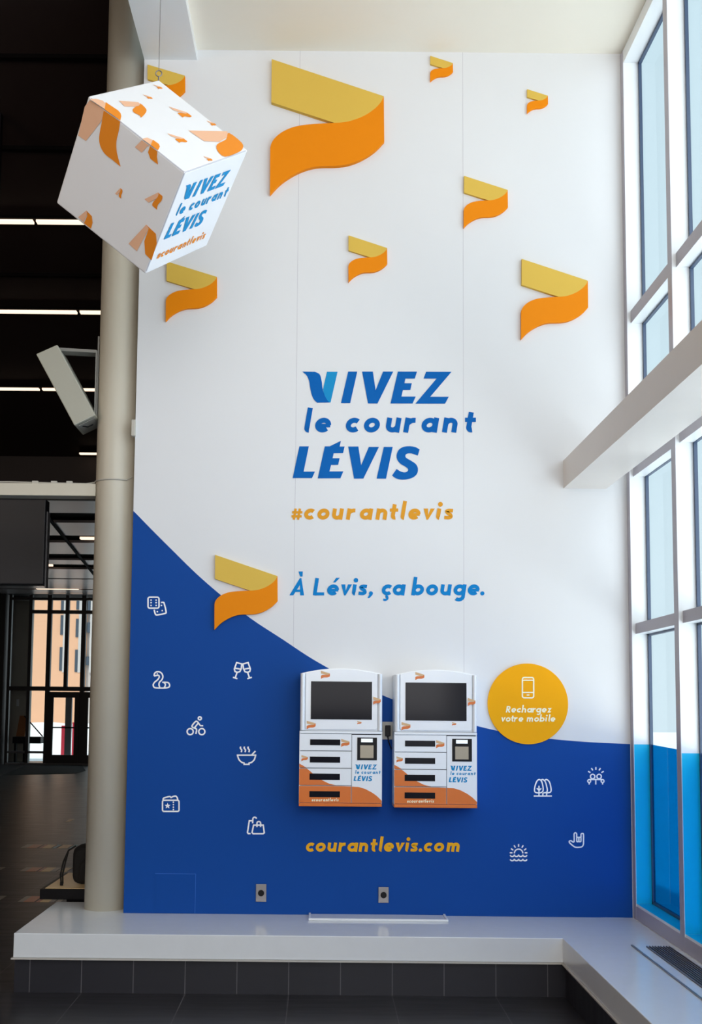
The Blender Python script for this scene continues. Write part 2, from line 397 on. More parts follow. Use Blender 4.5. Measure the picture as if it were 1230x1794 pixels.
def text_shapes(chars, centers, base, xh, w=0.32, shear=0.16):
    """letters with given centres (at half x-height); source frame x right, y down"""
    out = []
    for ch, cx in zip(chars, centers):
        wd, items = glyph(ch, w)
        T = lambda p: (cx + (p[0] - wd / 2 + shear * (p[1] - 0.5)) * xh, base - p[1] * xh)
        for it in items:
            if it[0] == 's': out.append(('stroke', [T(p) for p in it[1]], it[2] * xh, it[3]))
            elif it[0] == 'p': out.append(('poly', [T(p) for p in it[1]]))
            else:
                x, y = T((it[1], it[2])); out.append(('dot', x, y, it[3] * xh))
    return out

def words(parent, chars, centers, base, xh, w, shear, mp, m):
    for ch, c_ in zip(chars, centers):
        decal('letter', text_shapes(ch, [c_], base, xh, w, shear), mp, m, parent)

# the word mark, traced in one frame (x right, y down)
_wavL = subdiv([(152, 95), (176, 116), (189, 145), (195, 182), (203, 218), (215, 245), (232, 263)], 5)
_wavR = subdiv([(300, 262), (284, 244), (270, 215), (261, 182), (257, 145), (246, 110), (220, 96)], 5)
LOGO_V = [('poly', _wavL + _wavR)]
LOGO_V2 = [('poly', [(286, 96), (343, 96), (305, 262), (300, 262)] + subdiv([(300, 262), (284, 244), (270, 215), (264, 190)], 4)[1:])]
LOGO_IVEZ = [('poly', [(400, 95), (449, 95), (411, 265), (361, 265)]),
    ('poly', [(475, 95), (533, 95), (548, 195), (588, 95), (643, 95), (558, 267), (507, 267)]),
    ('poly', [(668, 95), (771, 95), (759, 133), (708, 133), (703, 158), (743, 158), (735, 194), (695, 194), (687, 230), (764, 230), (747, 267), (628, 267)]),
    ('poly', [(820, 96), (957, 96), (842, 231), (942, 231), (922, 268), (762, 268), (876, 133), (806, 133)])]
LOGO_LEVIS = [('poly', [(137, 498), (188, 498), (160, 634), (221, 634), (205, 669), (101, 669)]),
    ('poly', [(274, 498), (300, 498), (361, 468), (354, 499), (381, 499), (372, 535), (322, 535), (316, 562), (354, 562), (346, 598), (308, 598), (299, 633), (374, 633), (358, 670), (236, 670)]),
    ('poly', [(400, 499), (455, 499), (470, 600), (511, 501), (566, 501), (482, 672), (432, 672)]),
    ('poly', [(592, 501), (640, 501), (604, 672), (553, 672)]),
    ('poly', subdiv([(785, 515), (764, 503), (730, 497), (695, 502), (672, 518), (661, 545), (665, 570), (682, 592), (706, 606), (722, 619), (721, 631), (705, 638), (682, 633), (661, 620)], 4)
        + subdiv([(636, 655), (655, 669), (682, 677), (715, 676), (750, 665), (771, 645), (776, 618), (765, 594), (738, 575), (714, 561), (708, 549), (716, 538), (740, 536), (775, 548)], 4))]
LEC = [183, 265, 425, 528, 645, 735, 840, 950, 1054]
LOGO_LE = text_shapes('lecourant', LEC, 423, 79, 0.345, 0.17)
HSH = [124, 192, 267, 345, 417, 497, 581, 644, 697, 757, 832, 888, 942]
LOGO_HASH = text_shapes('#courantlevis', HSH, 893, 60, 0.345, 0.17)

RIB_SRC = [(148, 178), (955, 445), (135, 1150)]
_c = subdiv([(955, 445), (930, 492), (880, 542), (810, 587), (720, 622), (650, 635), (597, 638)], 5)
RIB_U = [(148, 178)] + _c + [(145, 490)]
RIB_L = _c + subdiv([(597, 638), (520, 642), (440, 647), (360, 656), (290, 673), (220, 706), (170, 748), (146, 785), (137, 820)], 4)[1:] + [(135, 1150)] + \
    subdiv([(135, 1150), (200, 1080), (270, 1028), (350, 985), (430, 958), (500, 948), (600, 946), (680, 937), (760, 912), (840, 870), (900, 825), (955, 768)], 4)[1:]
def ribbon_decals(dst, m1, m2, parent, first=True):
    a = affine(RIB_SRC, dst)
    u = shapes_mesh([('poly', RIB_U)], a); l = shapes_mesh([('poly', RIB_L)], a)
    b = MB(); b.add(u.v, u.f); b.cm = 1; b.add(l.v, l.f)
    return b.build('ribbon_decal', m1, parent, mats=[m1, m2], fm=b.m)

# ================================================================== THE ROOM
XL, XR, ZT = -1.268, 2.037, 6.237
LZ = 0.344
floor = bx('floor', MT['floor'], (-13, 2.3, -12, 24, -0.1, 0)); tag(floor, kind='structure')
wall = bx('wall_back', MT['wall'], (XL, XR + 0.128, 0, 0.22, LZ, ZT)); tag(wall, kind='structure')
ceil = bx('ceiling', MT['ceil'], (XL, XR + 0.128, -12, 0, ZT, ZT + 0.15)); tag(ceil, kind='structure')
sof = bx('trim_1', MT['frame'], (-1.268, -0.903, -12, 0, 6.162, 9.3)); tag(sof, kind='structure')
wb = bx('wall_front', MT['wall'], (-13, 2.3, -12.15, -12.0, 0, 9.4)); tag(wb, kind='structure')
# faint joints between the wall sheets
for i, px in enumerate((519, 812)):
    x = on(1, 0, px, 700)[0]
    s = bx('trim_%d' % (i + 2), MT['frame_in'], (x - 0.0008, x + 0.0008, -0.0006, 0.002, LZ, ZT)); tag(s, kind='structure')

# ledge
L = thing('window_ledge', 'long white stone ledge on a dark tiled base running below the mural and the windows', 'ledge', (0, -0.3, 0))
b = MB()
poly = [(-1.795, -0.62), (1.437, -0.62), (1.437, -11.5), (2.037, -11.5), (2.037, 0.0), (-1.27, 0.0), (-1.27, 0.36), (-1.795, 0.36)]
b.prism([(x, y, LZ) for x, y in poly], (0, 0, -0.14))
o = b.build('ledge_top', MT['ledge'], L)
bv = o.modifiers.new('b', 'BEVEL'); bv.width = 0.004; bv.segments = 2; bv.limit_method = 'ANGLE'
b = MB(); poly2 = [(-1.805, -0.63), (1.427, -0.63), (1.427, -11.5), (1.6, -11.5), (1.6, -0.4), (-1.805, -0.4)]
b.prism([(x, y, LZ - 0.141) for x, y in poly2], (0, 0, -0.008)); b.build('lip', MT['lip'], L)
b = MB(); poly3 = [(-1.79, -0.60), (1.457, -0.60), (1.457, -11.5), (2.03, -11.5), (2.03, -0.02), (-1.28, -0.02), (-1.28, 0.34), (-1.79, 0.34)]
b.prism([(x, y, LZ - 0.1495) for x, y in poly3], (0, 0, -(LZ - 0.1495))); b.build('tiled_base', MT['riser'], L)

# ================================================================== MURAL ON THE WALL
wm = wallmap(-0.0012)
edge = subdiv([(234, 895), (262, 924), (300, 962), (345, 1006), (390, 1045), (440, 1084), (495, 1120), (545, 1153), (600, 1184), (650, 1209), (700, 1230), (765, 1253), (836, 1272), (900, 1286), (960, 1294), (1030, 1300), (1104, 1303.5)], 5)
P = [wm(*e) for e in edge]
P[0] = Vector((XL, -0.0012, P[0].z)); P[-1] = Vector((XR, -0.0012, P[-1].z))
pts = [tuple(p) for p in P] + [(XR, -0.0012, LZ), (XL, -0.0012, LZ)]
wv = MB().prism(pts, (0, 0.0008, 0)).build('wave_mural', MT['wave'])
tag(wv, 'large deep blue wave-shaped vinyl covering the lower part of the white wall', 'mural')

def trio(zs, off, pts):    # zoom scale, offset
    return [(off[0] + x * zs, off[1] + y * zs) for x, y in pts]
ribbons = [
 ([(476, 103.5), (672.5, 168.5), (473, 340.5)], 'largest gold and orange ribbon relief, high on the wall below the ceiling', 0.03),
 ([(258.5, 113), (324, 132.5), (257.5, 192)], 'gold and orange ribbon relief half hidden behind the top of the hanging cube', 0.02),
 ([(292, 458), (380, 485), (290.3, 562.8)], 'gold and orange ribbon relief just below the hanging cube', 0.02),
 ([(754, 97.7), (793.5, 110.4), (754, 143.2)], 'small gold and orange ribbon relief right of the largest one, touching the ceiling line', 0.014),
 ([(923.7, 156.2), (960, 167.6), (923.7, 198.8)], 'smallest ribbon relief, high up nearest the tall windows', 0.014),
 ([(813.2, 308), (889.6, 332.7), (812.7, 399.3)], 'middle sized ribbon relief in the upper right between the smallest and the large right one', 0.018),
 ([(610.6, 412.2), (678.2, 434.4), (610.6, 494.4)], 'ribbon relief alone above the big blue VIVEZ lettering', 0.018),
 ([(914.3, 453.5), (1030, 491.7), (913.1, 594.9)], 'second largest ribbon relief, on the right beside the windows and above the white beam', 0.022),
 ([(377, 972), (486, 1009.2), (375.6, 1103.5)], 'ribbon relief lying over the edge of the blue wave, left of the tagline', 0.022)]
for dst, lab, t in ribbons:
    a = affine(RIB_SRC, [on(1, -t, *d) for d in dst])
    base = on(1, 0, *dst[2])
    r = thing('wall_ribbon', lab, 'ribbon', (base.x, 0, base.z), 'ribbon reliefs on the wall')
    MB().prism([a(*p) for p in RIB_U], (0, t, 0)).build('upper_band', MT['rib1'], r)
    MB().prism([a(*p) for p in RIB_L], (0, t - 0.0002, 0)).build('lower_band', MT['rib2'], r)

def zoommap(s, ox, oy, y): return lambda u, v: on(1, y, ox + u * s, oy + v * s)
z6 = zoommap(400 / 1230, 480, 620, -0.0025)
t = thing('wall_lettering', 'big blue capital word VIVEZ with a ribbon-shaped first letter', 'lettering', (0.2, -0.001, 3.75))
decal('letter', LOGO_V, z6, MT['blue'], t); tag(decal('letter_stroke', LOGO_V2, z6, MT['blue2'], t), 'lighter blue right stroke of the first letter')
for s in LOGO_IVEZ: decal('letter', [s], z6, MT['blue'], t)
t = thing('wall_lettering', 'blue lowercase words le courant in the middle of the wall', 'lettering', (0.3, -0.001, 3.45))
words(t, 'lecourant', LEC, 423, 79, 0.345, 0.17, z6, MT['blue'])
t = thing('wall_lettering', 'blue capital word LÉVIS below le courant', 'lettering', (0.15, -0.001, 3.2))
for s in LOGO_LEVIS: decal('letter', [s], z6, MT['blue'], t)
t = thing('wall_lettering', 'ochre hashtag courantlevis on the white wall under the blue words', 'lettering', (0.25, -0.001, 2.9))
words(t, '#courantlevis', HSH, 893, 60, 0.345, 0.17, z6, MT['hash'])
ztag = zoommap(1 / 6.8333, 500, 990, -0.0025)
t = thing('wall_lettering', 'blue tagline À Lévis, ça bouge. beside the ribbon on the wave edge', 'lettering', (0.43, -0.001, 2.4))
words(t, 'ÀLévis,çabouge.', [150, 405, 571, 724, 828, 928, 1028, 1217, 1360, 1588, 1758, 1925, 2088, 2255, 2365], 362, 131, 0.335, 0.15, ztag, MT['tagblue'])
zcom = zoommap(1 / 8.2, 530, 1455, -0.0035)
t = thing('wall_lettering', 'yellow web address courantlevis.com on the blue wave below the kiosks', 'lettering', (0.4, -0.001, .75))
words(t, 'courantlevis.com', [113, 262, 428, 573, 720, 878, 1022, 1128, 1243, 1396, 1506, 1606, 1701, 1808, 1963, 2166], 305, 131, 0.335, 0.15, zcom, MT['yel'])

# round badge
bc = on(1, -0.012, 925, 1233)
rad = (on(1, -0.012, 995.5, 1233) - bc).length
bd = thing('round_badge', 'round amber wall badge with a phone symbol and cream words', 'badge', (bc.x, 0, bc.z - rad))
MB().prism([(bc.x + rad * cos(a), -0.012, bc.z + rad * sin(a)) for a in [2 * pi * i / 72 for i in range(72)]], (0, 0.0105, 0)).build('disc', MT['badge'], bd)
zb = zoommap(170 / 1230, 840, 1150, -0.0135)
def rrect(x0, y0, x1, y1, r):
    return arc(x1 - r, y0 + r, r, -90, 0, 5) + arc(x1 - r, y1 - r, r, 0, 90, 5) + arc(x0 + r, y1 - r, r, 90, 180, 5) + arc(x0 + r, y0 + r, r, 180, 270, 5)
decal('phone_symbol', [('stroke', rrect(544, 268, 688, 525, 24), 17, True), ('stroke', [(548, 302), (684, 302)], 15), ('stroke', [(548, 457), (684, 457)], 14), ('stroke', [(598, 490), (634, 490)], 14)], zb, MT['cream'], bd)
zr = zoommap(1 / 11.18, 870, 1230, -0.0135)
words(bd, 'Rechargez', [232, 337, 440, 537, 648, 738, 826, 935, 1035], 205, 88, 0.3, 0.16, zr, MT['cream'])
words(bd, 'votremobile', [130, 228, 312, 380, 478, 655, 785, 893, 975, 1035, 1105], 384, 86, 0.3, 0.16, zr, MT['cream'])

# pictograms
zi = zoommap(280 / 1046, 220, 1020, -0.0025); zj = zoommap(240 / 1230, 870, 1320, -0.0025)
K = 9.5
def icon(name, lab, shapes, mp):
    tag(decal(name, shapes, mp, MT['white']), lab, 'pictogram', 'white pictograms on the blue wave')
st = lambda p, c=False, w=K: ('stroke', p, w, c)
icon('dice_pictogram', 'white outline pictogram of two dice, topmost on the left of the blue wave',
     [st(rrect(147, 98, 219, 170, 12), True), ] + [('dot', x, y, 5) for x in (167, 200) for y in (117, 134, 152)] +
     [st(subdiv([(232, 133), (246, 132), (253, 140), (265, 192), (258, 204), (208, 214), (195, 208), (187, 180)], 4)), ('dot', 235, 152, 5), ('dot', 208, 193, 5), ('dot', 240, 186, 5)], zi)
icon('swan_pictogram', 'white outline pictogram of a swan below the dice',
     [st(subdiv([(187, 614), (190, 597), (205, 586), (225, 588), (240, 602), (244, 622), (236, 640), (222, 655), (219, 672), (224, 690)], 5)),
      st(subdiv([(187, 614), (200, 611), (214, 609), (221, 620), (210, 638), (190, 655), (181, 672), (188, 688), (208, 692), (262, 692), (284, 686), (288, 672), (280, 658), (262, 655), (240, 655)], 5)),
      st(subdiv([(252, 657), (260, 666), (259, 680), (252, 690)], 4)), ('dot', 208, 599, 4)], zi)
gl = [st([(727, 526), (761, 535), (757, 566), (748, 585), (732, 590), (716, 584), (712, 568)], True), st([(713, 562), (757, 570)]), st([(730, 590), (718, 626)]), st([(703, 622), (732, 632)])]
mirx = lambda s: ('stroke', [(1529 - p[0], p[1]) for p in s[1]], s[2], s[3])
icon('glasses_pictogram', 'white outline pictogram of two clinking wine glasses', gl + [mirx(s) for s in gl], zi)
icon('cyclist_pictogram', 'white outline pictogram of a cyclist in the middle of the left group',
     [st(arc(423, 978, 20, 0, 345, 23), True), st(arc(499, 978, 20, 0, 345, 23), True), st(arc(486, 891, 10, 0, 345, 15), True),
      st(subdiv([(470, 912), (458, 912), (436, 938), (440, 950), (464, 962), (460, 993)], 4)), st(subdiv([(470, 912), (482, 928), (490, 938), (508, 939)], 3)), st([(474, 924), (452, 952)])], zi)
icon('bowl_pictogram', 'white outline pictogram of a steaming soup bowl with a spoon',
     [st(subdiv([(x, 1076), (x - 3, 1086), (x + 6, 1098), (x + 3, 1113)], 4)) for x in (754, 779, 804)] +
     [st([(728, 1132), (856, 1132)]), st(subdiv([(733, 1134), (742, 1160), (760, 1178), (776, 1184)], 4) + [(776, 1192), (808, 1192), (808, 1184)] + subdiv([(808, 1184), (826, 1178), (843, 1160), (851, 1134)], 4)), st([(826, 1130), (850, 1105)])], zi)
star = [(275 + (20 if i % 2 == 0 else 9) * sin(pi * i / 5), 1464 - (20 if i % 2 == 0 else 9) * cos(pi * i / 5)) for i in range(10)]
icon('ticket_pictogram', 'white outline pictogram of two tickets with a star',
     [st(rrect(242, 1427, 350, 1500, 10), True), ('poly', star)] + [('dot', 313, y, 5) for y in (1440, 1456, 1472, 1488)] +
     [st(subdiv([(244, 1424), (252, 1412), (288, 1403), (298, 1409), (310, 1403), (328, 1400), (338, 1410), (341, 1424)], 4))], zi)
icon('bags_pictogram', 'white outline pictogram of two shopping bags, lowest of the left group',
     [st([(838, 1590), (901, 1590), (908, 1640), (900, 1646), (835, 1646), (828, 1638)], True), st([(860, 1602)] + arc(872, 1578, 12, 180, 360) + [(884, 1602)]),
      st([(818, 1645), (803, 1645), (798, 1638), (810, 1561), (834, 1561)]), st([(832, 1578)] + arc(845, 1550, 12, 180, 350))], zi)
K2 = 11.5
sj = lambda p, c=False, w=K2: ('stroke', p, w, c)
icon('trees_pictogram', 'white outline pictogram of three overlapping trees on a line',
     [sj(subdiv([(383, 234), (404, 250), (416, 292), (418, 332), (404, 350), (380, 354), (354, 351), (341, 335), (346, 292), (362, 250)], 4, True), True),
      sj(subdiv([(400, 240), (416, 234), (438, 255), (450, 295), (456, 332), (446, 350), (420, 354)], 4)), sj(subdiv([(434, 240), (450, 234), (474, 255), (486, 295), (490, 332), (480, 349), (454, 354)], 4)),
      sj([(334, 382), (497, 382)]), sj([(381, 290), (381, 382)]), sj([(416, 354), (416, 382)]), sj([(450, 354), (450, 382)]), sj([(362, 312), (381, 332), (402, 314)])], zj)
icon('people_pictogram', 'white outline pictogram of two heads under rays, topmost on the right',
     [sj(arc(863, 207, 20, 0, 345, 23), True), sj(arc(921, 207, 20, 0, 345, 23), True), sj(arc(832, 248, 13, 0, 345, 15), True), sj(arc(952, 248, 13, 0, 345, 15), True), sj([(832, 234), (952, 234)])] +
     [sj(p) for p in ([(822, 160), (843, 173)], [(852, 132), (865, 152)], [(892, 122), (892, 147)], [(933, 132), (920, 152)], [(962, 160), (941, 173)], [(832, 262), (832, 279)], [(891, 236), (891, 279)], [(952, 262), (952, 279)])], zj)
icon('hand_pictogram', 'white outline pictogram of a hand with two raised fingers',
     [sj(subdiv([(697, 795), (697, 760), (697, 722), (708, 712), (719, 722), (719, 752)], 4)), sj(subdiv([(759, 752), (759, 726), (770, 718), (781, 727), (781, 780), (780, 815), (768, 836), (745, 842), (710, 842), (688, 830), (656, 802), (655, 787), (670, 784), (685, 795), (697, 795)], 4)),
      sj(rrect(720, 752, 738, 793, 8), True), sj(rrect(740, 752, 758, 793, 8), True)], zj)
def scal(y): return subdiv([(122, y)] + [q for i in range(4) for q in ((141 + i * 38 - 9, y + 11), (141 + i * 38 + 9, y + 11), (160 + i * 38, y))][:-1] + [(274, y)], 4)
icon('sunset_pictogram', 'white outline pictogram of a half sun over two waves, lowest on the right',
     [sj(arc(198, 897, 38, 180, 360)), sj(scal(913)), sj(scal(951))] +
     [sj(p) for p in ([(119, 892), (143, 892)], [(253, 892), (277, 892)], [(130, 854), (150, 869)], [(267, 854), (247, 869)], [(157, 825), (170, 846)], [(240, 825), (227, 846)], [(198, 813), (198, 838)])], zj)

# access hatch outline in the wall (flush door)
h0 = on(1, 0, 272, 1530); h1 = on(1, 0, 342, 1600)
hx = thing('access_hatch', 'flush blue access hatch low on the left of the blue wall', 'hatch', (h0.x, 0, LZ))
bx('panel', MT['wave'], (h0.x + .004, h1.x - .004, -0.0035, -0.0013, LZ + 0.005, h0.z - .004), hx)
bb = MB(); bb.box(h0.x, h1.x, -0.003, -0.0013, h0.z - 0.003, h0.z); bb.box(h1.x - .003, h1.x, -0.003, -0.0013, LZ + .003, h0.z - 0.003)
bb.build('edge_trim', MT['hatch'], hx)

# outlets
for (a, c, lab) in (((448.5, 1549), (466.5, 1580), 'steel wall plate with a round black socket, left one near the ledge'), ((663, 1554), (681, 1582), 'steel wall plate with a round black socket, right one under the web address')):
    p = on(1, -0.006, *a); q = on(1, -0.006, *c)
    w_ = thing('wall_outlet', lab, 'outlet', ((p.x + q.x) / 2, 0, q.z), 'round socket plates')
    MB().box(p.x, q.x, -0.008, -0.0013, q.z, p.z, bev=0.002).build('plate', MT['steel'], w_)
    cx, cz = (p.x + q.x) / 2, (p.z + q.z) / 2
    MB().tube([(cx, -0.0075, cz), (cx, -0.014, cz)], 0.02, 24).build('socket', MT['blackp'], w_)
    MB().tube([(cx, -0.0075, p.z - .014), (cx, -0.0095, p.z - .014)], 0.003, 8).build('screw', MT['steel'], w_)

# ================================================================== CHARGING KIOSKS
KD = 0.20
kz = zoommap(170 / 1130, 510, 1160, -KD)
kb = kz(575, 1680)
KB = thing('charging_kiosk', 'white and orange phone charging kiosk, left one of the pair on the wall', 'kiosk', (kb.x, 0, kb.z), 'wall-mounted phone charging kiosks')
X = lambda u, v=1000: kz(u, v).x
Z = lambda v, u=600: kz(u, v).z
xl, xr = X(92, 1400), X(1058, 1400)
zb0, zt0 = Z(1682), Z(803)
bx('cabinet', MT['seam'], (xl + .002, xr - .002, -KD + 0.012, -0.0025, zb0 + 0.002, zt0 - .001), KB)
# white cabinet sides and top rail
for q in (xl, xr - .006): bx('side_panel', MT['kiosk'], (q, q + .006, -KD + 0.008, -0.0025, zb0, zt0), KB)
bx('top_rail', MT['kiosk'], (xl, xr, -KD - 0.004, -0.0025, Z(834), zt0), KB, bev=0.003)
bx('bottom_rail', MT['kor'], (xl, xr, -KD - 0.003, -0.0025, zb0, Z(1644)), KB, bev=0.003)
xd = X(704, 1300)
g = 0.0013
def wavez(x):   # orange wave across the fronts
    u = (x - xl) / (xr - xl)
    pts = [(0, 1185), (.06, 1215), (.12, 1262), (.2, 1330), (.28, 1378), (.36, 1415), (.45, 1436), (.55, 1446), (.64, 1449), (.72, 1452), (.80, 1475), (.88, 1515), (.94, 1555), (1.0, 1612)]
    for (a, va), (c, vc) in zip(pts, pts[1:]):
        if u <= c: 
            s = (u - a) / (c - a); return Z(va + (vc - va) * s)
    return Z(1612)
def front_panel(name, x0, x1, z0, z1):
    """a front whose lower part is printed orange up to the wave line"""
    p = thing_part = MB().box(x0, x1, -KD, -KD + 0.012, z0, z1, bev=0.0015).build(name, MT['kiosk'], KB)
    n = 28; xs = [x0 + .001 + (x1 - x0 - .002) * i / n for i in range(n + 1)]
    b = MB(); zlo = z0 + .001
    for a, c in zip(xs, xs[1:]):
        za = min(max(wavez(a), zlo), z1 - .001); zc = min(max(wavez(c), zlo), z1 - .001)
        if za <= zlo and zc <= zlo: continue
        b.add([(a, -KD - .0006, zlo), (c, -KD - .0006, zlo), (c, -KD - .0006, zc), (a, -KD - .0006, za)], [(0, 1, 2, 3)])
    if b.f: b.build('orange_print', MT['kor'], p)
    return p
rows = [(838, 1033, (222, 573, 902, 970)), (1040, 1234, (219, 572, 1103, 1172)), (1241, 1436, (215, 569, 1300, 1373)), (1443, 1640, (213, 569, 1505, 1575))]
for v0, v1, (u0, u1, w0, w1) in rows:
    p = front_panel('locker_door', xl, xd - g, Z(v1), Z(v0))
    bx('window', MT['screen'], (X(u0, w0), X(u1, w0), -KD - .0014, -KD + .002, Z(w1), Z(w0)), p)
p = front_panel('side_door', xd + g, xr, Z(1640), Z(845))
u0, u1, w0, w1 = 771, 1000, 876, 1140
bx('card_reader', MT['blackp'], (X(u0), X(u1), -KD - .004, -KD + .001, Z(w1), Z(w0)), p, bev=0.001)
bx('display', MT['lcd'], (X(815), X(950), -KD - .0055, -KD - .003, Z(930), Z(888)), p)
b = MB().box(X(805), X(960), -KD - .0055, -KD - .003, Z(1115), Z(966))
for i in range(3):
    for j in range(4):
        cx = X(830 + i * 50); cz = Z(985 + j * 37)
        b.box(cx - .0025, cx + .0025, -KD - .0075, -KD - .0055, cz - .002, cz + .002)
b.build('keypad', MT['keypad'], p)
kf = zoommap(170 / 1130, 510, 1160, -KD - .0012)
lg = affine([(152, 95), (957, 96), (101, 669)], [kf(745, 1191), kf(1001, 1193), kf(727, 1383)])
decal('lettering', LOGO_V + LOGO_V2 + LOGO_IVEZ + LOGO_LE + LOGO_LEVIS, lg, MT['blue2'], p)
lg2 = lambda u, v: kf(240 + (u - 95) * .36, 1622 + (v - 893) * .42)
last = [o for o in KB.children if o.name.startswith('locker_door')][-1]
decal('lettering', LOGO_HASH, lg2, MT['cream'], last)
# curved display housing
hx0, hx1, hz0 = X(106, 500), X(1062, 500), Z(799)
def top_z(x):
    u = (x - hx0) / (hx1 - hx0); return Z(135) + (Z(72) - Z(135)) * (1 - (2 * u - 1) ** 2)
n = 28
prof = [(hx0, hz0), (hx1, hz0)] + [(hx1 - (hx1 - hx0) * i / n, top_z(hx1 - (hx1 - hx0) * i / n)) for i in range(n + 1)]
hb = MB().prism([(x, -KD + .015, z) for x, z in prof], (0, KD - .0175, 0)).build('display_housing', MT['kiosk'], KB)
# rounded side pillars and raised front panel
for x0, x1 in ((hx0, X(165, 500)), (X(1008, 500), hx1)):
    m_ = (x0 + x1) / 2; r_ = (x1 - x0) / 2; ps = []
    for i in range(13):
        a = pi * i / 12; ps.append((m_ - r_ * cos(a), -KD + .015 - .022 * sin(a)))
    zt_ = top_z(m_) - .002
    MB().prism([(x, y, hz0 + .001) for x, y in ps], (0, 0, zt_ - hz0 - .003)).build('rounded_pillar', MT['kiosk'], KB)
fx0, fx1 = X(167, 500), X(1006, 500)
fp = [(fx0 + .012, Z(785)), (fx1 - .012, Z(785)), (fx1, Z(765))] + [(fx1 - (fx1 - fx0) * i / 20, top_z(fx1 - (fx1 - fx0) * i / 20) - .006) for i in range(21)] + [(fx0, Z(765))]
fb = MB().prism([(x, -KD, z) for x, z in fp], (0, .018, 0)).build('front_panel', MT['kiosk'], KB)
bv = fb.modifiers.new('b', 'BEVEL'); bv.width = 0.003; bv.segments = 2; bv.limit_method = 'ANGLE'
b = MB().box(X(231, 450), X(942, 450), -KD - .003, -KD + .004, Z(668), Z(226), bev=.001); b.build('screen', MT['screen'], KB)
for tr, yy in (([(348, 100), (452, 132), (348, 196)], 0), ([(183, 683), (286, 712), (183, 783)], 0), ([(957, 403), (1044, 432), (957, 497)], .012), ([(771, 684), (820, 697), (771, 725)], 0),
           ([(584, 894), (680, 925), (584, 990)], 0), ([(121, 1082), (194, 1104), (121, 1156)], 0)):
    kk = zoommap(170 / 1130, 510, 1160, -KD - .0014 - yy)
    par = KB
    ribbon_decals([kk(*q) for q in tr], MT['kpeach'], MT['kor'], par)
def copy_tree(o, parent=None):
    c = o.copy(); COL.objects.link(c); c.parent = parent
    for ch in [x for x in ALLKIDS.get(o.name, [])]: copy_tree(ch, c)
    return c
ALLKIDS = {}
for o in list(COL.objects):
    if o.parent: ALLKIDS.setdefault(o.parent.name, []).append(o)
K2b = copy_tree(KB)
k2 = on(1, -KD, 763.6, 1415)
K2b.location = (k2.x, 0, k2.z)
K2b['label'] = 'white and orange phone charging kiosk, right one of the pair beside the round badge'
# charger plugged in between the kiosks
oc = on(1, 0, 679, 1280)
ot = thing('wall_outlet', 'pale wall socket with a black charger in the gap between the two kiosks', 'outlet', (oc.x, 0, oc.z - .06))
MB().box(oc.x - .035, oc.x + .035, -0.012, -0.0013, oc.z - .058, oc.z + .058, bev=.002).build('plate', MT['cable'], ot)
MB().box(oc.x - .017, oc.x + .017, -0.05, -0.012, oc.z - .036, oc.z + .036, bev=.004).build('charger', MT['blackp'], ot)
MB().tube([(oc.x, -.03, oc.z - .036), (oc.x + .005, -.035, oc.z - .07), (oc.x + .025, -.03, oc.z - .12)], .004, 8).build('charger_cable', MT['blackp'], ot)

# white lid lying on the ledge against the wall
a0 = on(2, LZ, 541, 1606); a1 = on(2, LZ, 785, 1614)
ld = thing('shallow_tray', 'shallow white tray lying on the ledge against the blue wall', 'tray', ((a0.x + a1.x) / 2, -0.1, LZ))
bx('tray', MT['ledge'], (a0.x, a1.x, -0.185, -0.006, LZ + .0005, LZ + .007), ld, bev=.002)
bb = MB(); bb.box(a0.x, a1.x, -.185, -.172, LZ + .0072, LZ + .014); bb.box(a0.x, a0.x + .012, -.172, -.006, LZ + .0072, LZ + .014); bb.box(a1.x - .012, a1.x, -.172, -.006, LZ + .0072, LZ + .014)
bb.build('rim', MT['frame'], ld)

# heater grille in the ledge beside the windows
gt = thing('floor_grille', 'long dark slotted air grille set in the ledge beside the windows', 'grille', (1.92, -3, LZ))
bx('frame', MT['ledge'], (1.795, 2.005, -9.5, -.80, LZ + .0005, LZ + .004), gt)
bx('frame_lip', MT['steel'], (1.785, 1.795, -9.5, -.80, LZ + .0005, LZ + .007), gt)
bx('slot_bed', MT['grille'], (1.858, 1.992, -9.4, -.84, LZ + .0042, LZ + .0052), gt)
for i in range(9):
    x = 1.860 + i * .0158
    bx('slat', MT['steel'], (x, x + .005, -9.4, -.84, LZ + .0053, LZ + .012), gt)

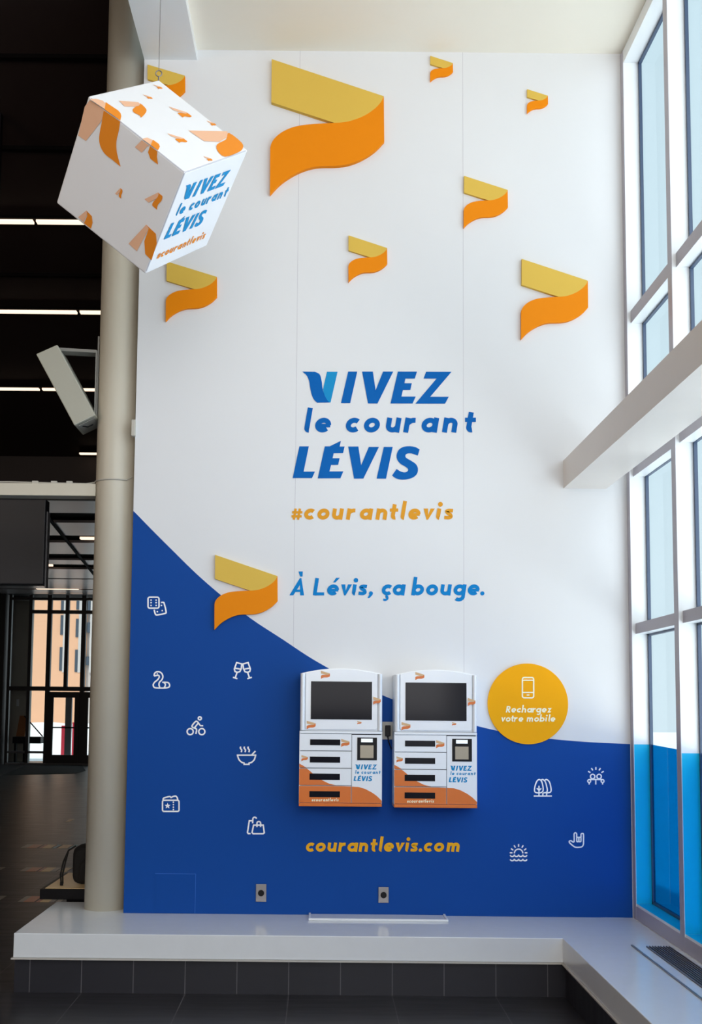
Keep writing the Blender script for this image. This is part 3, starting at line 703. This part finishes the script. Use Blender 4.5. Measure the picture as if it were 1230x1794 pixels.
# ================================================================== RIGHT SIDE WINDOWS
XI, XG = 2.04, 2.165
YS = [-0.035] + [-0.915 - .94 * i for i in range(12)]
ZTR = [LZ + .02, 2.19, 3.25, 4.31, 6.20]
for k in range(len(YS) - 1):
    y1, y0 = YS[k], YS[k + 1]           # far, near
    wd = thing('window_%d' % (k + 1), None, None, (XI, y1, LZ), kind='structure')
    hw = 0.035 if k else 0.03
    # mullion at the far side of the bay
    b = MB(); b.box(XI + .002, XG, y1 - hw, y1 + hw, LZ - .02, 6.22); b.build('mullion', MT['frame'], wd)
    bx('mullion_edge', MT['frame_in'], (XI, XI + .002, y1 - hw, y1 + hw, LZ - .02, 6.22), wd)
    # gaskets
    b = MB()
    for za, zc in ((LZ + .10, 2.19), (2.255, 3.25), (3.40, 4.29), (4.37, 6.13)):
        b.box(XG - .022, XG - .002, y1 - hw - .018, y1 - hw, za, zc); b.box(XG - .022, XG - .002, y0 + .035, y0 + .053, za, zc)
        b.box(XG - .022, XG - .002, y0 + .035, y1 - hw, zc - .018, zc); b.box(XG - .022, XG - .002, y0 + .035, y1 - hw, za, za + .018)
    b.build('gasket', MT['gasket'], wd)
    for z0, z1 in ((2.185, 2.255), (3.235, 3.40), (4.285, 4.37)):
        MB().box(XI + .028, XG, y0 + .035, y1 - hw, z0, z1).build('transom', MT['frame'], wd)
        bx('transom_edge', MT['frame_in'], (XI + .026, XI + .028, y0 + .035, y1 - hw, z0, z1), wd)
    MB().box(XI + .004, XG, y0 + .035, y1 - hw, 6.13, 6.22).build('head_rail', MT['frame'], wd)
    MB().box(XI + .004, XG, y0 + .035, y1 - hw, LZ + .002, LZ + .10).build('sill', MT['frame_in'] if k < 0 else MT['frame'], wd)
    bx('sill_edge', MT['frame_in'], (XI + .001, XI + .004, y0 + .035, y1 - hw, LZ + .002, LZ + .085), wd)
    bx('pane', MT['glass'], (XG - .012, XG - .008, y0 + .03, y1 - hw + .005, LZ + .06, 6.18), wd)
    # the mural's blue reflection, painted as tinted sheets on lower panes and frames
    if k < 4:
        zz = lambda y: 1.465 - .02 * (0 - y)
        MB().prism([(XG - .0135, y0 + .053, LZ + .118), (XG - .0135, y1 - hw - .018, LZ + .118), (XG - .0135, y1 - hw - .018, zz(y1)), (XG - .0135, y0 + .053, zz(y0))], (.001, 0, 0)).build('blue_reflection', MT['blue_refl'], wd)
        MB().box(XI + .004, XG - .022, y1 - hw - .0006, y1 - hw - .0001, LZ + .101, zz(y1) - .0).build('frame_reflection', MT['cyan'], wd)
        bx('sill_reflection', MT['cyan'], (XI + .006, XG - .022, y0 + .035, y1 - hw - .001, LZ + .1001, LZ + .1008), wd)
wx = bx('trim_9', MT['frame'], (XR, XG + .1, -12, .22, LZ - .35, LZ - .001)); tag(wx, kind='structure')

# white beam that crosses in front of the windows
bm_ = bx('wall_beam', MT['beam'], (1.617, 1.903, -11.9, -0.0, 3.165, 3.356)); tag(bm_, 'long boxed white beam crossing in front of the tall windows at mid height', 'beam')

# snow outside
tag(bx('ground_snow', MT['snow'], (2.6, 80, -60, 80, -.25, -.2)), 'snow-covered ground outside the tall windows', 'snow', kind='structure')

# ================================================================== COLUMN AND FITTINGS
CX, CY, CR = -1.424, 0.175, 0.136
colm = MB().cyl((CX, CY), CR, LZ, 6.95, 64).build('round_column', MT['column'], smooth=False)
for p_ in colm.data.polygons:
    if len(p_.vertices) == 4: p_.use_smooth = True
tag(colm, 'tall round beige column standing on the ledge at the left end of the wall', 'column')
# cable along the cross rail and round the column
zr_ = on(1, .05, 100, 845).z
rail = bx('cross_rail', MT['column'], (-9, CX - CR + .012, .10, .22, on(1, .10, 100, 868).z, on(1, .10, 100, 847).z)); tag(rail, 'slim white horizontal rail meeting the round column from the left', 'rail')
zt_ = on(1, .10, 100, 847).z
pts = [(-9, .13, zt_ + .012)] + [(-9 + (9 + CX - CR - .06) * i / 14, .13, zt_ + .010 + .005 * sin(i * 2.1)) for i in range(1, 15)]
rr_ = CR + .006
pts += [(CX + rr_ * cos(a), CY + rr_ * sin(a), zt_ + .02 - .0 * a) for a in [radians(190 + 12 * i) for i in range(11)]]
pts += [(CX + rr_ * cos(radians(330)), CY + rr_ * sin(radians(330)), zt_ + .05)]
cb = thing('cable', 'thin pale cable clipped along the cross rail and looped around the column', 'cable', (-1.6, .1, zt_))
MB().tube(pts, .005, 8).build('cord', MT['cable'], cb)
for px in (62, 95, 122):
    x = on(1, .13, px, 845).x
    bx('clip', MT['cable'], (x - .02, x + .02, .12, .14, zt_, zt_ + .022), cb)
# small junction box at the wall edge
jb = on(1, 0, 234, 751)
tag(MB().box(XL - .022, XL + .004, -.03, .03, jb.z - .055, jb.z + .055, bev=.003).build('junction_box', MT['cable']), 'tiny junction box on the left edge of the wall beside the column', 'junction box')

# loudspeaker on its bracket
sp = thing('wall_speaker', 'slanted beige loudspeaker box on a bracket at the left of the column', 'speaker', (-1.7, .1, 3.6))
A_ = on(1, .03, 63, 620); B_ = on(1, .03, 100, 603.5); C_ = on(1, .03, 167, 727); D_ = on(1, .03, 130, 745)
ob = MB().prism([A_, B_, C_, D_], (0, .26, 0)).build('enclosure', MT['speaker'], sp)
bv = ob.modifiers.new('b', 'BEVEL'); bv.width = 0.006; bv.segments = 2; bv.limit_method = 'ANGLE'
ax = (C_ - B_); wdv = (D_ - C_)
E0 = D_ + ax.normalized() * .004; E1 = C_ + ax.normalized() * .004
MB().prism([E0 - wdv * .12 + Vector((0, .03, 0)), E1 + wdv * .12 + Vector((0, .03, 0)), E1 + wdv * .12 + Vector((0, .22, 0)), E0 - wdv * .12 + Vector((0, .22, 0))], ax.normalized() * .004).build('end_plate', MT['speaker2'], sp)
MB().tube([E0 * .7 + E1 * .3 + Vector((0, .06, -.008)), (E0 + E1) / 2 + Vector((0, .1, -.016)), E0 * .3 + E1 * .7 + Vector((0, .12, -.008))], .004, 8).build('cable_tail', MT['blackp'], sp)
s_ = [B_ + Vector((0, .10, 0)), on(1, .13, 168, 604), on(1, .13, 168, 735), C_ + Vector((.0, .10, -.004))]
xk = CX - CR - .012
b = MB()
b.prism([(B_.x - .02, .10, B_.z + .004), (xk, .10, B_.z - .010), (xk, .10, B_.z - .030), (B_.x - .02, .10, B_.z - .018)], (0, .09, 0))
b.prism([(xk, .10, B_.z - .010), (xk + .008, .10, B_.z - .014), (xk + .008, .10, C_.z + .01), (xk, .10, C_.z + .01)], (0, .09, 0))
b.prism([(C_.x - .03, .10, C_.z + .012), (xk + .008, .10, C_.z + .01), (xk + .008, .10, C_.z - .006), (C_.x - .03, .10, C_.z - .002)], (0, .09, 0))
b.build('bracket', MT['speaker2'], sp)
bx('mounting_rail', MT['speaker2'], (xk + .008, CX - CR + .006, .12, .20, on(1, .13, 170, 732).z, on(1, .13, 170, 590).z), sp)

# ================================================================== HANGING CUBE
S_ = 0.60
RA = [Vector((-0.78201, -0.00944, 0.62319)), Vector((0.45088, 0.68175, 0.57612)) * 0.98377, Vector((-0.4303, 0.73152, -0.52888)) * 0.98935]
T_ = CAMP + Vector((-1.11399, 7.816, 4.20451)) * S_
ea, ec, ef = [v * S_ for v in RA]
ctr = T_ + (ea + ec + ef) / 2
QB = T_ + ea + ec
CU = thing('hanging_cube', 'white fabric cube with orange ribbons and blue words hanging from the ceiling', 'cube', tuple(ctr))
bmx = bmesh.new(); bmesh.ops.create_cube(bmx, size=1)
for v in bmx.verts: v.co = ctr + ea * v.co.x + ec * v.co.y + ef * v.co.z
bmesh.ops.recalc_face_normals(bmx, faces=bmx.faces)
bmesh.ops.bevel(bmx, geom=bmx.edges[:], offset=.0095, segments=4, profile=.5, affect='EDGES'); bmx.verts.index_update()
MB().add([v.co[:] for v in bmx.verts], [[v.index for v in f.verts] for f in bmx.faces]).build('fabric_shell', MT['cube'], CU); bmx.free()
inn = .0062
def corner(i, j, k):
    sg = lambda q: inn if q == 0 else -inn
    return T_ + ea * i + ec * j + ef * k + ea.normalized() * sg(i) + ec.normalized() * sg(j) + ef.normalized() * sg(k)
for (p_, q_) in (((0, 0, 0), (1, 0, 0)), ((0, 0, 0), (0, 1, 0)), ((0, 0, 0), (0, 0, 1))):
    a_, b_ = corner(*p_), corner(*q_); d_ = (b_ - a_) * .02
    MB().tube([a_ + d_ * 0, b_ - d_], .0055, 10).build('piping', MT['piping'], CU)
def planemap(p0, n_, off):
    p0 = p0 + n_ * off
    def f(px, py):
        r = ray(px, py); s = (p0 - CAMP).dot(n_) / r.dot(n_); return CAMP + r * s
    return f
nL = -RA[1].normalized(); nTop = -RA[2].normalized(); nR = -RA[0].normalized()
zc1 = lambda pl: (lambda u, v: pl(u * .4065, v * .4065))
zc9 = lambda pl: (lambda u, v: pl(90 + u * .19512, 130 + v * .19512))
pL, pT, pR = planemap(T_, nL, .0022), planemap(T_, nTop, .0022), planemap(T_, nR, .0022)
PE, OR_ = MT['cpeach'], MT['corange']
decal('ribbon_decal', [('poly', [(345, 232), (400, 268), (470, 318), (462, 380), (445, 425), (380, 512), (310, 600), (240, 550), (300, 290)])], zc9(pL), PE, CU)
decal('ribbon_decal', [('poly', [(470, 325), (618, 425)] + subdiv([(618, 425), (605, 510), (585, 600), (588, 700), (622, 832)], 4)[1:] + subdiv([(622, 832), (555, 775), (480, 715), (438, 640), (430, 560), (450, 440), (470, 325)], 4)[1:-1])], zc9(pL), OR_, CU)
decal('ribbon_decal', [('poly', [(345, 222), (400, 220), (460, 236), (487, 262), (478, 312), (400, 260)])], zc9(pT), PE, CU)
decal('ribbon_decal', [('poly', [(487, 250), (600, 325), (622, 350), (628, 375), (620, 415), (478, 315)])], zc9(pT), OR_, CU)
decal('ribbon_decal', [('poly', [(812, 592), (885, 645), (862, 648), (812, 705), (750, 655)])], zc9(pL), PE, CU)
decal('ribbon_decal', [('poly', [(886, 645), (952, 692), (948, 740), (958, 812), (890, 760), (868, 700)])], zc9(pL), OR_, CU)
decal('ribbon_decal', [('poly', [(815, 580), (860, 568), (910, 590), (890, 634)])], zc9(pT), PE, CU)
decal('ribbon_decal', [('poly', [(912, 588), (965, 625), (975, 650), (958, 683), (892, 636)])], zc9(pT), OR_, CU)
for tr, pl in (([(572, 1072), (618, 1022), (628, 1118)], pL), ([(836, 1122), (958, 1062), (950, 1218)], pL), ([(915, 92), (982, 112), (965, 132)], pT), ([(820, 180), (892, 203), (875, 221)], pT),
               ([(1055, 290), (1216, 342), (1185, 390)], pT), ([(1042, 530), (1182, 572), (1155, 617)], pT)):
    f_ = zc9(pl); ribbon_decals([f_(*q) for q in tr], PE, OR_, CU)
for tr in ([(890, 519), (923, 530), (916, 542)], [(876, 672), (908, 682), (901, 694)]):
    f_ = zc1(pT); ribbon_decals([f_(*q) for q in tr], PE, OR_, CU)
f_ = zc9(pT)
decal('ribbon_decal', [('poly', [(608, 238), (700, 244), (780, 250), (800, 275), (755, 291), (660, 289)])], f_, PE, CU)
decal('ribbon_decal', [('poly', subdiv([(798, 262), (850, 310), (848, 345), (806, 388), (795, 370), (745, 345), (730, 318), (760, 290), (785, 283)], 3, True))], f_, OR_, CU)
f_ = zc1(pT)
decal('ribbon_decal', [('poly', [(812, 562), (980, 566), (983, 590), (945, 611), (880, 608)])], f_, PE, CU)
decal('ribbon_decal', [('poly', subdiv([(986, 572), (1042, 615), (1046, 640), (1025, 657), (970, 675), (938, 650), (936, 622), (975, 600)], 3, True))], f_, OR_, CU)
f_ = zc1(pL)
decal('ribbon_decal', [('poly', [(337, 936), (372, 907), (379, 915), (360, 958)])], f_, PE, CU)
decal('ribbon_decal', [('poly', [(373, 908), (396, 932), (399, 960), (392, 985), (362, 962), (376, 930)])], f_, OR_, CU)
decal('ribbon_decal', [('poly', [(630, 968), (641, 985), (590, 1083), (554, 1050)])], f_, PE, CU)
decal('ribbon_decal', [('poly', [(630, 968), (672, 1008), (676, 1050), (653, 1122), (626, 1095), (622, 1040), (641, 985)])], f_, OR_, CU)
f_ = zc1(pR)
lg = affine([(152, 95), (957, 96), (101, 669)], [f_(802, 800), f_(996, 731), f_(706, 1033)])
decal('lettering', LOGO_V + LOGO_V2 + LOGO_IVEZ + LOGO_LE + LOGO_LEVIS, lg, MT['blue2'], CU)
decal('lettering', LOGO_HASH, lg, MT['corange'], CU)
hk = QB + (ctr - QB).normalized() * .012
MB().tube([hk, hk + Vector((0, 0, .03))], .004, 8).build('hook', MT['steel'], CU)
ring = [hk + Vector((.016 * cos(a), 0, .046 + .016 * sin(a))) for a in [2 * pi * i / 16 for i in range(17)]]
MB().tube(ring, .003, 6, cap=False).build('ring', MT['steel'], CU)
MB().tube([hk + Vector((0, 0, .06)), Vector((hk.x, hk.y, 6.165))], .0018, 6).build('hanging_wire', MT['steel'], CU)

# ================================================================== LOBBY TO THE LEFT
kS = 0.179
hz = lambda y: CAMP.z + 5.3 - kS * y
dc = MB()
dc.prism([(-12.8, -12, hz(-12)), (-12.8, 8.6, hz(8.6)), (-12.8, 8.6, hz(8.6) + .2), (-12.8, -12, hz(-12) + .2)], (12.8 - 1.268, 0, 0))
o = dc.build('ceiling_lobby', MT['dark']); tag(o, kind='structure')
tag(bx('wall_bulkhead', MT['dark'], (-12.8, XL, 8.6, 8.7, 4.79, hz(8.6))), kind='structure')
tag(bx('wall_left', MT['darkwall'], (-13, -12.8, -12, 24, 0, 9.4)), kind='structure')
tag(bx('wall_side', MT['darkwall'], (-1.265, -1.1, .22, 24, 0, 7.5)), kind='structure')
tag(bx('wall_pier', MT['darkwall'], (-12.8, -8.90, 22.0, 22.4, 0, 4.78)), kind='structure')
# joints in the dark ceiling
for i, py in enumerate((97, 258, 480)):
    y = [yy / 100 for yy in range(-100, 860) if abs((on(1, yy / 100, 80, py)).z - hz(yy / 100)) < .02]
    if y:
        y = y[len(y) // 2]
        tag(bx('trim_%d' % (4 + i), MT['black'], (-12, XL, y - .02, y + .02, hz(y) - .03, hz(y) + .01)), kind='structure')
def hity(py, px=80):
    lo, hi = -2.0, 8.6
    for _ in range(40):
        mid = (lo + hi) / 2
        if on(1, mid, px, py).z > hz(mid): hi = mid
        else: lo = mid
    return lo
for py, x0p, lab in ((379.5, -60, 'warm ceiling light strip behind the hanging cube, nearest row'), (538.5, -60, 'warm ceiling light strip between the cube and the loudspeaker'), (675, -60, 'warm ceiling light strip passing behind the loudspeaker'), (788, 140, 'short warm ceiling light strip below the loudspeaker')):
    y = hity(py); xa = on(1, y, x0p, py).x; xb = on(1, y, 185, py).x
    t_ = thing('light_strip', lab, 'ceiling light', ((xa + xb) / 2, y, hz(y) - .03), 'warm ceiling light strips')
    gap = {379.5: 62, 538.5: 138, 675: 72}.get(py)
    segs = [(xa, xb)] if gap is None else [(xa, on(1, y, gap - 3, py).x), (on(1, y, gap + 3, py).x, xb)]
    for s0, s1 in segs:
        bx('diffuser', MT['strip'], (s0, s1, y - .035, y + .03, hz(y) - .066, hz(y) - .046), t_)
    bx('housing', MT['black'], (xa, xb, y - .06, y + .06, hz(y) - .045, hz(y) - .016), t_)
# low metal ceiling
tag(bx('ceiling_low', MT['black'], (-12.8, XL, 8.7, 24.3, 4.85, 4.95)), kind='structure')  # extended past the entrance to shade the concrete wall outside
gy = [on(2, 4.79, 120, v).y for v in (907.5, 944.5, 976, 993, 1014, 1032.5)]
gw = [.45, .42, .45, .4, .1, .1]
edges = []
prev = 8.7
for i, (yc, ww) in enumerate(zip(gy, gw)):
    edges.append((prev, yc - ww)); prev = yc + ww
edges.append((prev, 22.2))
for i, (a, c) in enumerate(edges):
    if c > a: tag(bx('ceiling_panel', MT['lowceil'], (-12.8, XL, a, min(c, 22.05), 4.79, 4.84)), kind='structure')
for py, x0p, x1p, lab in ((944.7, 141, 175, 'short warm light slot in the low ceiling beside the column'), (992, 60, 92, 'short warm light slot in the low ceiling behind the hanging box'), (1032.5, 64, 137, 'farthest warm light slot above the glazed entrance')):
    y = on(2, 4.79, 120, py).y; xa = on(1, y, x0p, py).x; xb = on(1, y, x1p, py).x
    tag(bx('light_slot', MT['strip'], (xa, xb, y - .06, y + .06, 4.79, 4.83)), lab, 'ceiling light', 'warm light slots of the low ceiling')
# diagonal cable across the low ceiling
p0 = on(2, 4.775, 57, 872); p1 = on(2, 4.775, 172, 1016)
tag(MB().tube([p0, p1], .03, 8).build('ceiling_pipe', MT['black']), 'thin dark pipe running diagonally under the low ceiling', 'pipe')
# hanging dark box
q0 = on(1, 1.5, -40, 873); q1 = on(1, 1.5, 76, 1024)
hb_ = thing('hanging_screen', 'dark back of a large screen hanging at the far left below the rail', 'screen', (-2.6, 1.6, q1.z))
MB().box(q0.x, q1.x, 1.5, 1.62, q1.z, q0.z, bev=.01).build('back_panel', mat('screen_back', rgb(38, 39, 45), .5, var=.05), hb_)
bx('side_trim', MT['fgrey'], (q1.x + .001, q1.x + .012, 1.53, 1.60, q1.z - .02, q0.z - .1), hb_)
MB().box(q0.x + .01, q0.x + .07, 1.53, 1.59, q0.z, hz(1.56) - .02).build('ceiling_mount', MT['blackp'], hb_)

# far glazed entrance
YF = 22.2
fx = lambda px, py=1200: on(1, YF, px, py).x
fz = lambda py, px=80: on(1, YF, px, py).z
EN = thing('glazed_entrance', 'tall dark-framed glazed entrance at the far end of the lobby', 'entrance', (-6, YF, 0))
def vbar(pt, pb, w_, z0, z1, name='mullion', m=MT['fdark'], dy=.06):
    x = (on(1, YF, *pt).x + on(1, YF, *pb).x) / 2
    bx(name, m, (x - w_ / 2, x + w_ / 2, YF - dy, YF + dy, z0, min(z1, 4.775)), EN); return x
xa = vbar((21, 1046), (10, 1330), .08, 0, 4.79)
x1 = vbar((55, 1060), (47, 1330), .09, 0, 4.79)
x2 = vbar((87, 1060), (81, 1330), .12, 0, 4.79)
x3 = vbar((119, 1060), (115, 1200), .10, 2.1, 4.79)
x4 = vbar((148, 1060), (141, 1330), .12, 0, 4.79)
xe = -3.2
for x in (-5.6, -4.4): bx('mullion', MT['fdark'], (x - .08, x + .08, YF - .06, YF + .06, 0, 4.775), EN)
for v, w_ in ((1049.5, .07), (1206.5, .12), (1318, .06)):
    z = fz(v)
    if v == 1318: bx('transom', MT['fgrey'], (xa, x2, YF - .05, YF + .05, z - .03, z + .03), EN)
    else: bx('transom', MT['fdark'], (xa, xe, YF - .05, YF + .05, z - w_ / 2, z + w_ / 2), EN)
bx('transom', MT['fdark'], (x1, xe, YF - .05, YF + .05, fz(1072) - .05, fz(1072) + .05), EN)
bx('threshold', MT['fgrey'], (xa, xe, YF - .1, YF + .05, .0, .05), EN)
bx('pane', MT['glass2'], (xa, xe, YF - .005, YF + .005, .05, 4.775), EN)
for xa_, xb_ in ((x2 + .05, x4 - .05), (x4 + .05, x4 + .05 + (x4 - x2 - .1))):
    b = MB(); dz = fz(1212)
    b.box(xa_, xa_ + .15, YF - .1, YF - .062, .05, dz); b.box(xb_ - .13, xb_, YF - .1, YF - .062, .05, dz)
    b.box(xa_ + .15, xb_ - .13, YF - .1, YF - .062, dz - .16, dz); b.box(xa_ + .15, xb_ - .13, YF - .1, YF - .062, .05, .28)
    d_ = b.build('door_leaf', MT['fdark'], EN)
    bx('push_bar', MT['black'], (xa_ + .15, xb_ - .13, YF - .13, YF - .10, 1.02, 1.06), d_)
# outside the entrance
def far(px, py, Y): return on(1, Y, px, py)
tag(bx('vestibule_post', MT['fgrey'], (far(114, 1260, 24.6).x, far(125, 1260, 24.6).x, 24.6, 24.7, -.12, 2.05)), 'grey post standing outside behind the glass of the entrance door', 'post')
pier_x0, pier_x1 = far(-10, 1200, 23.6).x, far(51, 1200, 23.6).x
pier = thing('concrete_wall', 'grey concrete wall just outside the glazed entrance', 'wall', (pier_x0, 23.8, 0))
bx('slab', MT['concrete'], (pier_x0, pier_x1, 23.6, 23.9, 0, 5.2), pier)
bx('call_plate', MT['frame'], (far(29, 1230, 23.58).x, far(33, 1230, 23.58).x, 23.57, 23.6, far(31, 1237, 23.58).z, far(31, 1225, 23.58).z), pier)
wb0, wb1 = far(27, 1290, 23.2), far(44, 1254, 23.2)
bn = thing('timber_bench', 'tilted timber board on a dark base outside the entrance glass', 'bench', ((wb0.x + wb1.x) / 2, 23.3, 0.0))
MB().prism([(wb0.x, 23.25, wb0.z), (wb1.x, 23.25, wb0.z), (wb1.x - .05, 23.5, wb1.z), (wb0.x + .02, 23.5, wb1.z)], (0, .05, 0)).build('board', MT['wood'], bn)
bx('base', MT['blackp'], (wb0.x - .05, wb1.x + .5, 23.1, 23.5, wb0.z - .2, wb0.z - .01), bn)
MB().tube([(wb1.x + .5, 23.3, wb0.z), (wb1.x - .05, 23.3, wb1.z)], .02, 6).build('strut', MT['blackp'], bn)
for x in (wb0.x, wb1.x): bx('leg', MT['blackp'], (x - .03, x + .03, 23.2, 23.3, 0, wb0.z - .2), bn)
tag(bx('ground_plaza', MT['snow'], (-60, -1.1, 24, 90, -.22, -.12)), kind='structure')
vs_ = []; random.seed(7)
nx, ny = 26, 7
for j in range(ny):
    for i in range(nx):
        vs_.append((-22 + 18 * i / (nx - 1), 34 + 5 * j / (ny - 1), -.12 + (1.0 + random.uniform(-.06, .06)) * sin(pi * j / (ny - 1)) ** .5 if 0 < j < ny - 1 else -.12))
tag(new_obj('snow_bank', vs_, [(j * nx + i, j * nx + i + 1, (j + 1) * nx + i + 1, (j + 1) * nx + i) for j in range(ny - 1) for i in range(nx - 1)], MT['snow'], smooth=True), 'low bank of snow on the plaza in front of the tan building', 'snow bank')
# facade across the plaza
YB = 44.0
B_ = thing('apartment_building', 'tan building with narrow dark windows across the snowy plaza', 'building', (-14, YB, 0))
bx('tan_wall', MT['facade'], (far(56, 1200, YB).x, far(148, 1200, YB).x + .0, YB, YB + 3, -.12, 14), B_)
tag(bx('wall_return', MT['facade2'], (far(-30, 1200, YB).x, far(56, 1200, YB).x, YB + .3, YB + 3, -.12, 14), B_), 'pale grey end of the facade')
tag(bx('wall_return', MT['facade2'], (far(148, 1200, YB).x, far(260, 1200, YB).x, YB + .3, YB + 3, -.12, 14), B_), 'pale pinkish grey wing')
for pxa, pxb, rowsv in ((106, 111, ((1040, 1070), (1078, 1112), (1134, 1175))), (133, 138, ((1040, 1068), (1084, 1116), (1138, 1177))), (153, 158, ((1050, 1075), (1090, 1108), (1150, 1165)))):
    for va, vb in rowsv:
        w_ = bx('window', MT['fwin'], (far(pxa, 1100, YB).x, far(pxb, 1100, YB).x, YB - .04, YB + .32, far(110, vb, YB).z, far(110, va, YB).z), B_)
    bx('light_panel', MT['facade2'], (far(pxb, 1100, YB).x, far(pxb + 5, 1100, YB).x, YB - .03, YB + .02, far(110, 1178, YB).z, 14), B_)
rp = far(126, 1300, 30).x
tag(bx('red_post', MT['red'], (rp, rp + .22, 30, 30.3, -.12, 1.05)), 'red post standing in the snow outside the door', 'post')
rp = far(107, 1300, 29).x
tag(bx('red_sign', MT['red'], (rp, rp + .13, 29, 29.1, -.12, .95)), 'dark red sign board in the snow left of the red post', 'sign')

# door mat
mz = [(3, 1358), (133, 1355), (150, 1350), (150, 1339), (60, 1337)]
mzp = [on(2, .006, *p) for p in mz]
for p in mzp: p.y = min(p.y, 22.05)
MB_ = MB().prism(mzp, (0, 0, -.005)).build('door_mat', MT['mat']); tag(MB_, 'wide black mat on the floor before the glazed entrance', 'mat')

# reflections on the lobby floor, painted as thin coloured plates
def reflection(py0, py1, segs, lab):
    for s in segs:
        x0 = on(2, 0, s[0][0], (py0 + py1) / 2).x
        t_ = None
        ya = on(2, 0, 80, py1).y; yb = on(2, 0, 80, py0).y
        a = on(2, 0, s[0][0], (py0 + py1) / 2)
        t_ = thing('floor_reflection', s[-1], 'floor inlay', (a.x, a.y, 0), 'narrow painted floor reflections')
        for q0, q1, c in s[0][1]:
            xa = on(2, 0, q0, (py0 + py1) / 2).x; xb = on(2, 0, q1, (py0 + py1) / 2).x
            bx({'inl1': 'terracotta_reflection', 'inl2': 'sand_reflection', 'inl3': 'grey_reflection', 'inl4': 'teal_reflection'}[c], MT[c], (xa, xb, ya, yb, .0003, .002), t_)
sz = 180 / 1230
def seg(cols): return (cols[0][0] * sz, [(a * sz, b_ * sz, c) for a, b_, c in cols])
reflection(1340 + 957 * sz, 1340 + 998 * sz, [(seg([(278, 355, 'inl3'), (355, 474, 'inl1')]), 'left floor inlay of the farthest row, grey and terracotta'), (seg([(498, 540, 'inl1'), (540, 645, 'inl2'), (660, 700, 'inl4')]), 'middle floor inlay of the farthest row with a teal end'), (seg([(725, 845, 'inl2'), (862, 900, 'inl4'), (925, 1000, 'inl3')]), 'right floor inlay of the farthest row, just above the backpack')], '')
reflection(1340 + 1230 * sz, 1340 + 1278 * sz, [(seg([(-60, 18, 'inl3')]), 'floor inlay cut by the left picture edge, second row'), (seg([(270, 345, 'inl3'), (345, 470, 'inl1')]), 'left floor inlay of the second row, grey and terracotta'), (seg([(490, 530, 'inl1'), (530, 636, 'inl2'), (636, 700, 'inl3')]), 'middle floor inlay of the second row, sand coloured'), (seg([(718, 760, 'inl3'), (760, 835, 'inl2')]), 'right floor inlay of the second row, behind the backpack straps')], '')
reflection(1340 + 1575 * sz, 1340 + 1643 * sz, [(seg([(-60, 18, 'inl3')]), 'floor inlay cut by the left picture edge, nearest row'), (seg([(260, 328, 'inl3'), (328, 456, 'inl1')]), 'left floor inlay of the nearest row, grey and terracotta'), (seg([(480, 525, 'inl1'), (525, 632, 'inl2'), (632, 690, 'inl3')]), 'middle floor inlay of the nearest row, sand coloured'), (seg([(710, 770, 'inl3')]), 'right floor inlay of the nearest row, beside the ledge corner')], '')
reflection(1340 + 648 * sz, 1340 + 678 * sz, [(seg([(818, 866, 'inl2')]), 'single small sand floor inlay farther back near the column')], '')

# bench with backpack behind the column
bt = thing('low_table', 'low dark-edged side table with a tan painted reflection on its top behind the column', 'table', (-1.6, .7, 0))
MB().box(-1.93, -1.30, .43, 1.15, .345, .415, bev=.004).build('frame', MT['blackp'], bt)
bx('top', MT['inl2'], (-1.90, -1.33, .46, 1.12, .4155, .418), bt)  # tan of the mirrored building painted onto the glossy slab
bx('base', MT['blackp'], (-1.76, -1.34, .50, 1.10, 0, .345), bt)
bp = thing('backpack', 'black backpack with loose straps standing on the low table behind the column', 'backpack', (-1.6, .72, .418))
def blob(c, r, e=3.0, nu=28, nv=16):
    vs = []; fs = []
    sg = lambda v, p: math.copysign(abs(v) ** p, v)
    for j in range(nv + 1):
        ph = -pi / 2 + pi * j / nv
        for i in range(nu):
            th = 2 * pi * i / nu; q = 2 / e
            vs.append((c[0] + r[0] * sg(cos(ph), q) * sg(cos(th), q), c[1] + r[1] * sg(cos(ph), q) * sg(sin(th), q), c[2] + r[2] * sg(sin(ph), q) * (1 - .0 * j)))
    for j in range(nv):
        for i in range(nu): fs.append((j * nu + i, j * nu + (i + 1) % nu, (j + 1) * nu + (i + 1) % nu, (j + 1) * nu + i))
    return vs, fs
zt2 = on(1, .6, 140, 1481).z
bw = on(1, .6, 126, 1520).x
v_, f2 = blob((bw + .17, .68, (.419 + zt2) / 2), (.17, .11, (zt2 - .419) / 2), 5.5); new_obj('bag_body', v_, f2, MT['bag'], bp, True)
v_, f2 = blob((bw + .18, .56, .419 + .10), (.12, .05, .09)); new_obj('front_pocket', v_, f2, MT['bag'], bp, True)
for dx, dd in ((0, 0), (.03, .01)):
    s0 = [on(1, .55, *p) for p in ((133 + dx * 0, 1482), (120, 1490), (111 + dx * 120, 1510), (106 + dx * 120, 1532), (107 + dx * 100, 1548))]
    b = MB().tube([s0[0], s0[1], s0[2], s0[3], s0[4]], .006, 8).build('strap', MT['bag'], bp)
MB().box(on(1, .55, 105, 1550).x, on(1, .55, 110, 1550).x, .545, .565, .42, on(1, .55, 107, 1545).z, bev=.003).build('strap_buckle', MT['blackp'], bp)
